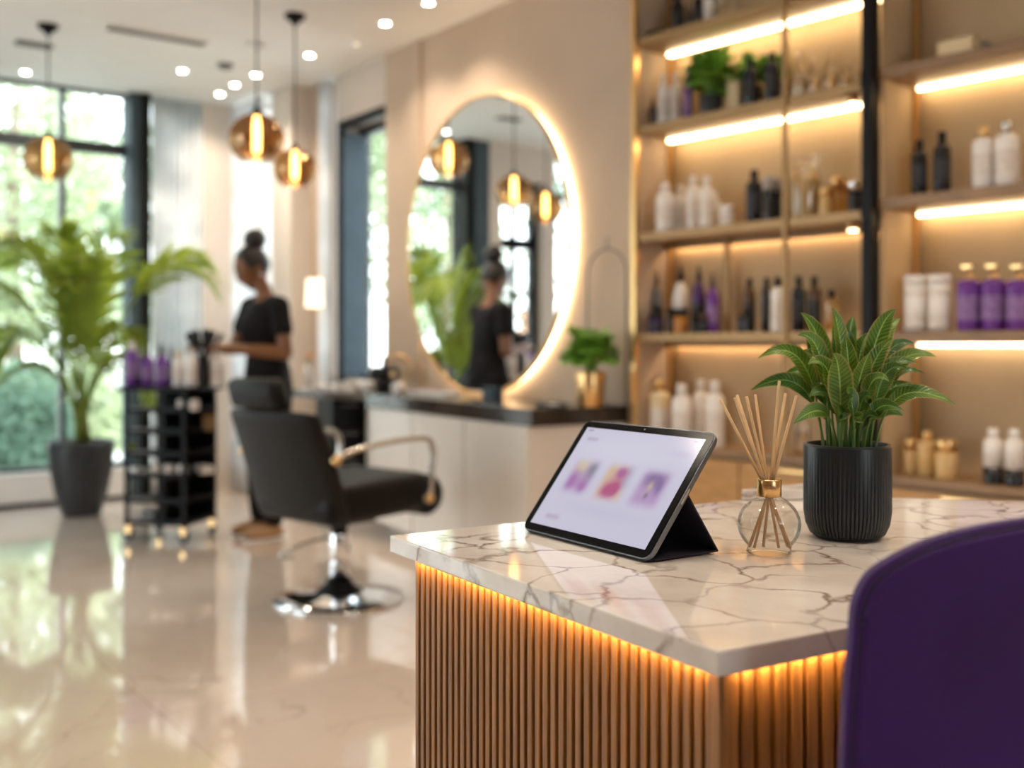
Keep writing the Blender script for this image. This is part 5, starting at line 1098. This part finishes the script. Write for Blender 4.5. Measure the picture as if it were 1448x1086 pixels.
# ------------------------------------------------------------------ foreground plant
PP2 = at(1198, 1.380, DH+.0006); r = thing('potted_plant', 'leafy green plant in a black ribbed pot on the marble desk', 'plant', PP2, 0)
R = .0550; HP = .1215; prof = [(.036, 0), (.040, .0008), (.047, .006), (.0525, .018), (R, .035), (R, HP-.003), (R-.001, HP), (R-.0045, HP), (R-.0055, HP-.012)]
mb = MB(); seg = 396; rings = []
for (q, z) in prof:
    ring = []
    for i in range(seg):
        a = 2*PI*i/seg; f = 0
        if q > .046 and z < HP-.006: f = .0020*(abs(math.sin(a*33))**.6) - .0017
        ring.append(mb.b.verts.new(((q+f)*math.cos(a), (q+f)*math.sin(a), z)))
    rings.append(ring)
for A_, B_ in zip(rings, rings[1:]):
    for i in range(seg): mb.b.faces.new((A_[i], A_[(i+1) % seg], B_[(i+1) % seg], B_[i]))
mb.b.faces.new(rings[0][::-1]); mb.b.faces.new(rings[-1]); mb.build('pot', M['potmat'], r, smooth=False)
MB().lathe([(R-.006, HP-.014), (R-.006, HP-.010)], 32).build('soil', M['soil'], r)
s2 = F/1.380
# tip column, tip row, depth of tip, blade half width, blade start (share of the way), droop
LS = [(1132, 443, .00, .0125, .50, 0, 1), (1170, 437, -.02, .0115, .48, 0, 1), (1190, 443, .03, .012, .5, 0, 0), (1224, 447, .05, .009, .6, 0, 0), (1263, 438, -.01, .0135, .45, 0, 1), (1281, 450, .02, .0135, .5, 0, 1),
      (1122, 475, -.02, .012, .45, .01, 1), (1072, 507, .00, .0115, .42, .035, 1), (1064, 553, .01, .0105, .48, .035, 0), (1117, 532, .03, .013, .45, .02, 0), (1110, 597, -.04, .011, .55, .03, 1), (1305, 486, .03, .010, .5, .012, 0),
      (1320, 505, -.01, .0115, .5, .02, 1), (1308, 529, .00, .011, .45, .02, 0), (1298, 551, -.02, .010, .45, .022, 0), (1338, 571, -.03, .012, .45, .035, 1), (1160, 500, -.055, .0150, .4, -.01, 1), (1238, 538, -.05, .010, .5, .02, 1),
      (1205, 468, .01, .011, .5, 0, 0), (1150, 470, .04, .012, .5, 0, 0), (1240, 470, .03, .012, .5, 0, 0), (1180, 520, .05, .013, .45, .01, 0), (1225, 510, .05, .013, .45, .01, 0), (1268, 520, -.03, .012, .45, .01, 0),
      (1135, 560, -.03, .012, .45, .02, 0), (1260, 580, -.045, .010, .45, .02, 0), (1215, 500, -.04, .013, .45, 0, 1), (1180, 555, -.055, .010, .5, .01, 0), (1145, 590, .03, .011, .5, .02, 0), (1285, 590, .02, .010, .5, .02, 0),
      (1165, 530, -.03, .012, .4, 0, 0), (1195, 515, .0, .012, .4, 0, 0), (1215, 560, -.045, .010, .4, .01, 0), (1235, 500, .0, .012, .42, 0, 0), (1250, 560, .0, .011, .4, .015, 0), (1150, 545, .0, .012, .4, .015, 0), (1170, 585, -.05, .009, .45, .015, 0),
      (1200, 590, -.05, .008, .45, .01, 0), (1228, 590, -.04, .009, .45, .012, 0), (1185, 475, -.03, .011, .42, 0, 1), (1250, 480, -.03, .012, .42, 0, 1), (1140, 500, .03, .012, .45, .01, 0), (1275, 545, .03, .011, .42, .02, 0), (1130, 515, -.04, .012, .42, .02, 1), (1290, 515, -.02, .011, .42, .02, 0)]
rnd = random.Random(5)
for i, (tx, ty, dz, hw_, bs_, dr, yl) in enumerate(LS):
    tip = Vector(((tx-1198)/s2, dz, CH+(HY-ty)/s2-DH)); p0 = Vector((max(-.03, min(.03, tip.x*.28+rnd.uniform(-.006, .006))), max(-.03, min(.03, dz*.45+rnd.uniform(-.008, .008))), HP-.012))
    hgt = tip.z-p0.z; p1 = p0 + Vector((tip.x*.06, dz*.1, hgt*.45+dr*1.0+.01)); p2 = Vector((tip.x*.52, dz*.7, tip.z+dr*1.0-.018*(dr == 0)))
    n = 22; path = bez(p0, p1, p2, tip, n); k0 = int(n*(bs_-.12)); blade = path[k0:]; nb = len(blade); wd = []
    for k in range(nb): t = k/(nb-1); wd.append(max(.0004, hw_*1.14*(math.sin(PI*min(1, t**.80))**.85)*(1-.10*t)))
    sdir = Vector((1, 0, 0)) if abs(tip.x) < .06 and dr < .012 else None
    bl = MB(); tdir = (blade[-1]-blade[0]).normalized(); cam_up = Vector((0, -1, .35)) if dr < .015 else Vector((0, -.75, .8)); ca_ = rnd.uniform(-.5, .5)
    cu = Matrix.Rotation(ca_, 3, tdir) @ cam_up
    bl.leaf(blade, wd, up=cu, fold=.28, wave=.05, nx=6); lf = bl.build('leaf', M['leaf2'] if yl else M['leaf'], r)
    MB().tube(path[:k0+3], [.0016*(1-.25*k/(k0+3)) for k in range(k0+3)], 6).build('stalk', M['stem'], lf)
# ------------------------------------------------------------------ purple chair
CL = Vector(((1187-724)/F*.80, .80, 0)); cdr = Vector((1, .16, 0)).normalized()
r = thing('purple_chair', 'deep purple upholstered chair with rounded back standing against the desk', 'chair', CL + cdr*.225 + Vector((0, 0, -.014)), ang(cdr))
# outline of the back in its own plane: half width and heights
def outline(inset, z0, n=6):
    hw_ = .2275; K = [(-hw_-.006, z0), (-hw_, .84), (-hw_+.0075, .945), (-hw_+.0105, .972), (-hw_+.0215, .992), (-hw_+.041, 1.0045), (-hw_+.065, 1.0147), (-hw_+.092, 1.0220), (-hw_+.142, 1.030), (0, 1.0355)]
    K = [Vector(k) for k in K + [(-x, z) for x, z in K[::-1][1:]]]; out = []
    for i in range(len(K)-1):
        p0, p1, p2, p3 = K[max(i-1, 0)], K[i], K[i+1], K[min(i+2, len(K)-1)]
        for k in range(n):
            t = k/n; out.append(.5*((2*p1)+(p2-p0)*t+(2*p0-5*p1+4*p2-p3)*t*t+(3*p1-p0-3*p2+p3)*t**3))
    out.append(K[-1]); res = []
    for i, p in enumerate(out):
        t = (out[min(i+1, len(out)-1)]-out[max(i-1, 0)]).normalized(); nn = Vector((t.y, -t.x)); q = p + nn*inset; res.append((q.x, q.y))
    return res
def slab(pts, y0, y1, name, m, parent, bev, bow=.03):
    mb = MB(); lo = [mb.b.verts.new((x, y0, z)) for x, z in pts]; hi = [mb.b.verts.new((x, y1, z)) for x, z in pts]; n = len(pts)
    mb.b.faces.new(lo); mb.b.faces.new(hi[::-1])
    for i in range(n): mb.b.faces.new((lo[i], hi[i], hi[(i+1) % n], lo[(i+1) % n]))
    bmesh.ops.recalc_face_normals(mb.b, faces=mb.b.faces)
    if bev: bmesh.ops.bevel(mb.b, geom=list(mb.b.edges), offset=bev, segments=4, affect='EDGES', profile=.5)
    o = mb.build(name, m, parent, smooth=True); md = o.modifiers.new('normals', 'WEIGHTED_NORMAL'); return o
slab(outline(0, .52), -.013, .001, 'backrest', M['purple'], r, .004)
slab([(x*.87, .70+(z-.70)*.87) for x, z in outline(0, .54)], .004, .030, 'back_shell', M['purple'], r, .004)
slab(outline(.0062, .50), -.017, -.006, 'back_cushion', M['purple'], r, .004)
ol = outline(.0048, .52); MB().tube([(x, -.0128, z) for x, z in ol], .0012, 8).build('piping', M['purple2'], r)
MB().box(-.215, .215, -.44, -.02, .40, .50, bev=.035).build('seat', M['purple'], r, smooth=True)
MB().box(-.19, .19, -.41, .0, .37, .405, bev=.005).box(-.20, -.17, -.02, .02, .38, .60, bev=.004).box(.17, .20, -.02, .02, .38, .60, bev=.004).build('seat_frame', M['black'], r)
for x in (-.17, .17):
    for y in (-.38, -.01): MB().tube([(x, y, .375), (x*1.12, y+(-.02 if y < -.1 else .015), .0145)], [.014, .010], 12).build('leg', M['gold'], r)
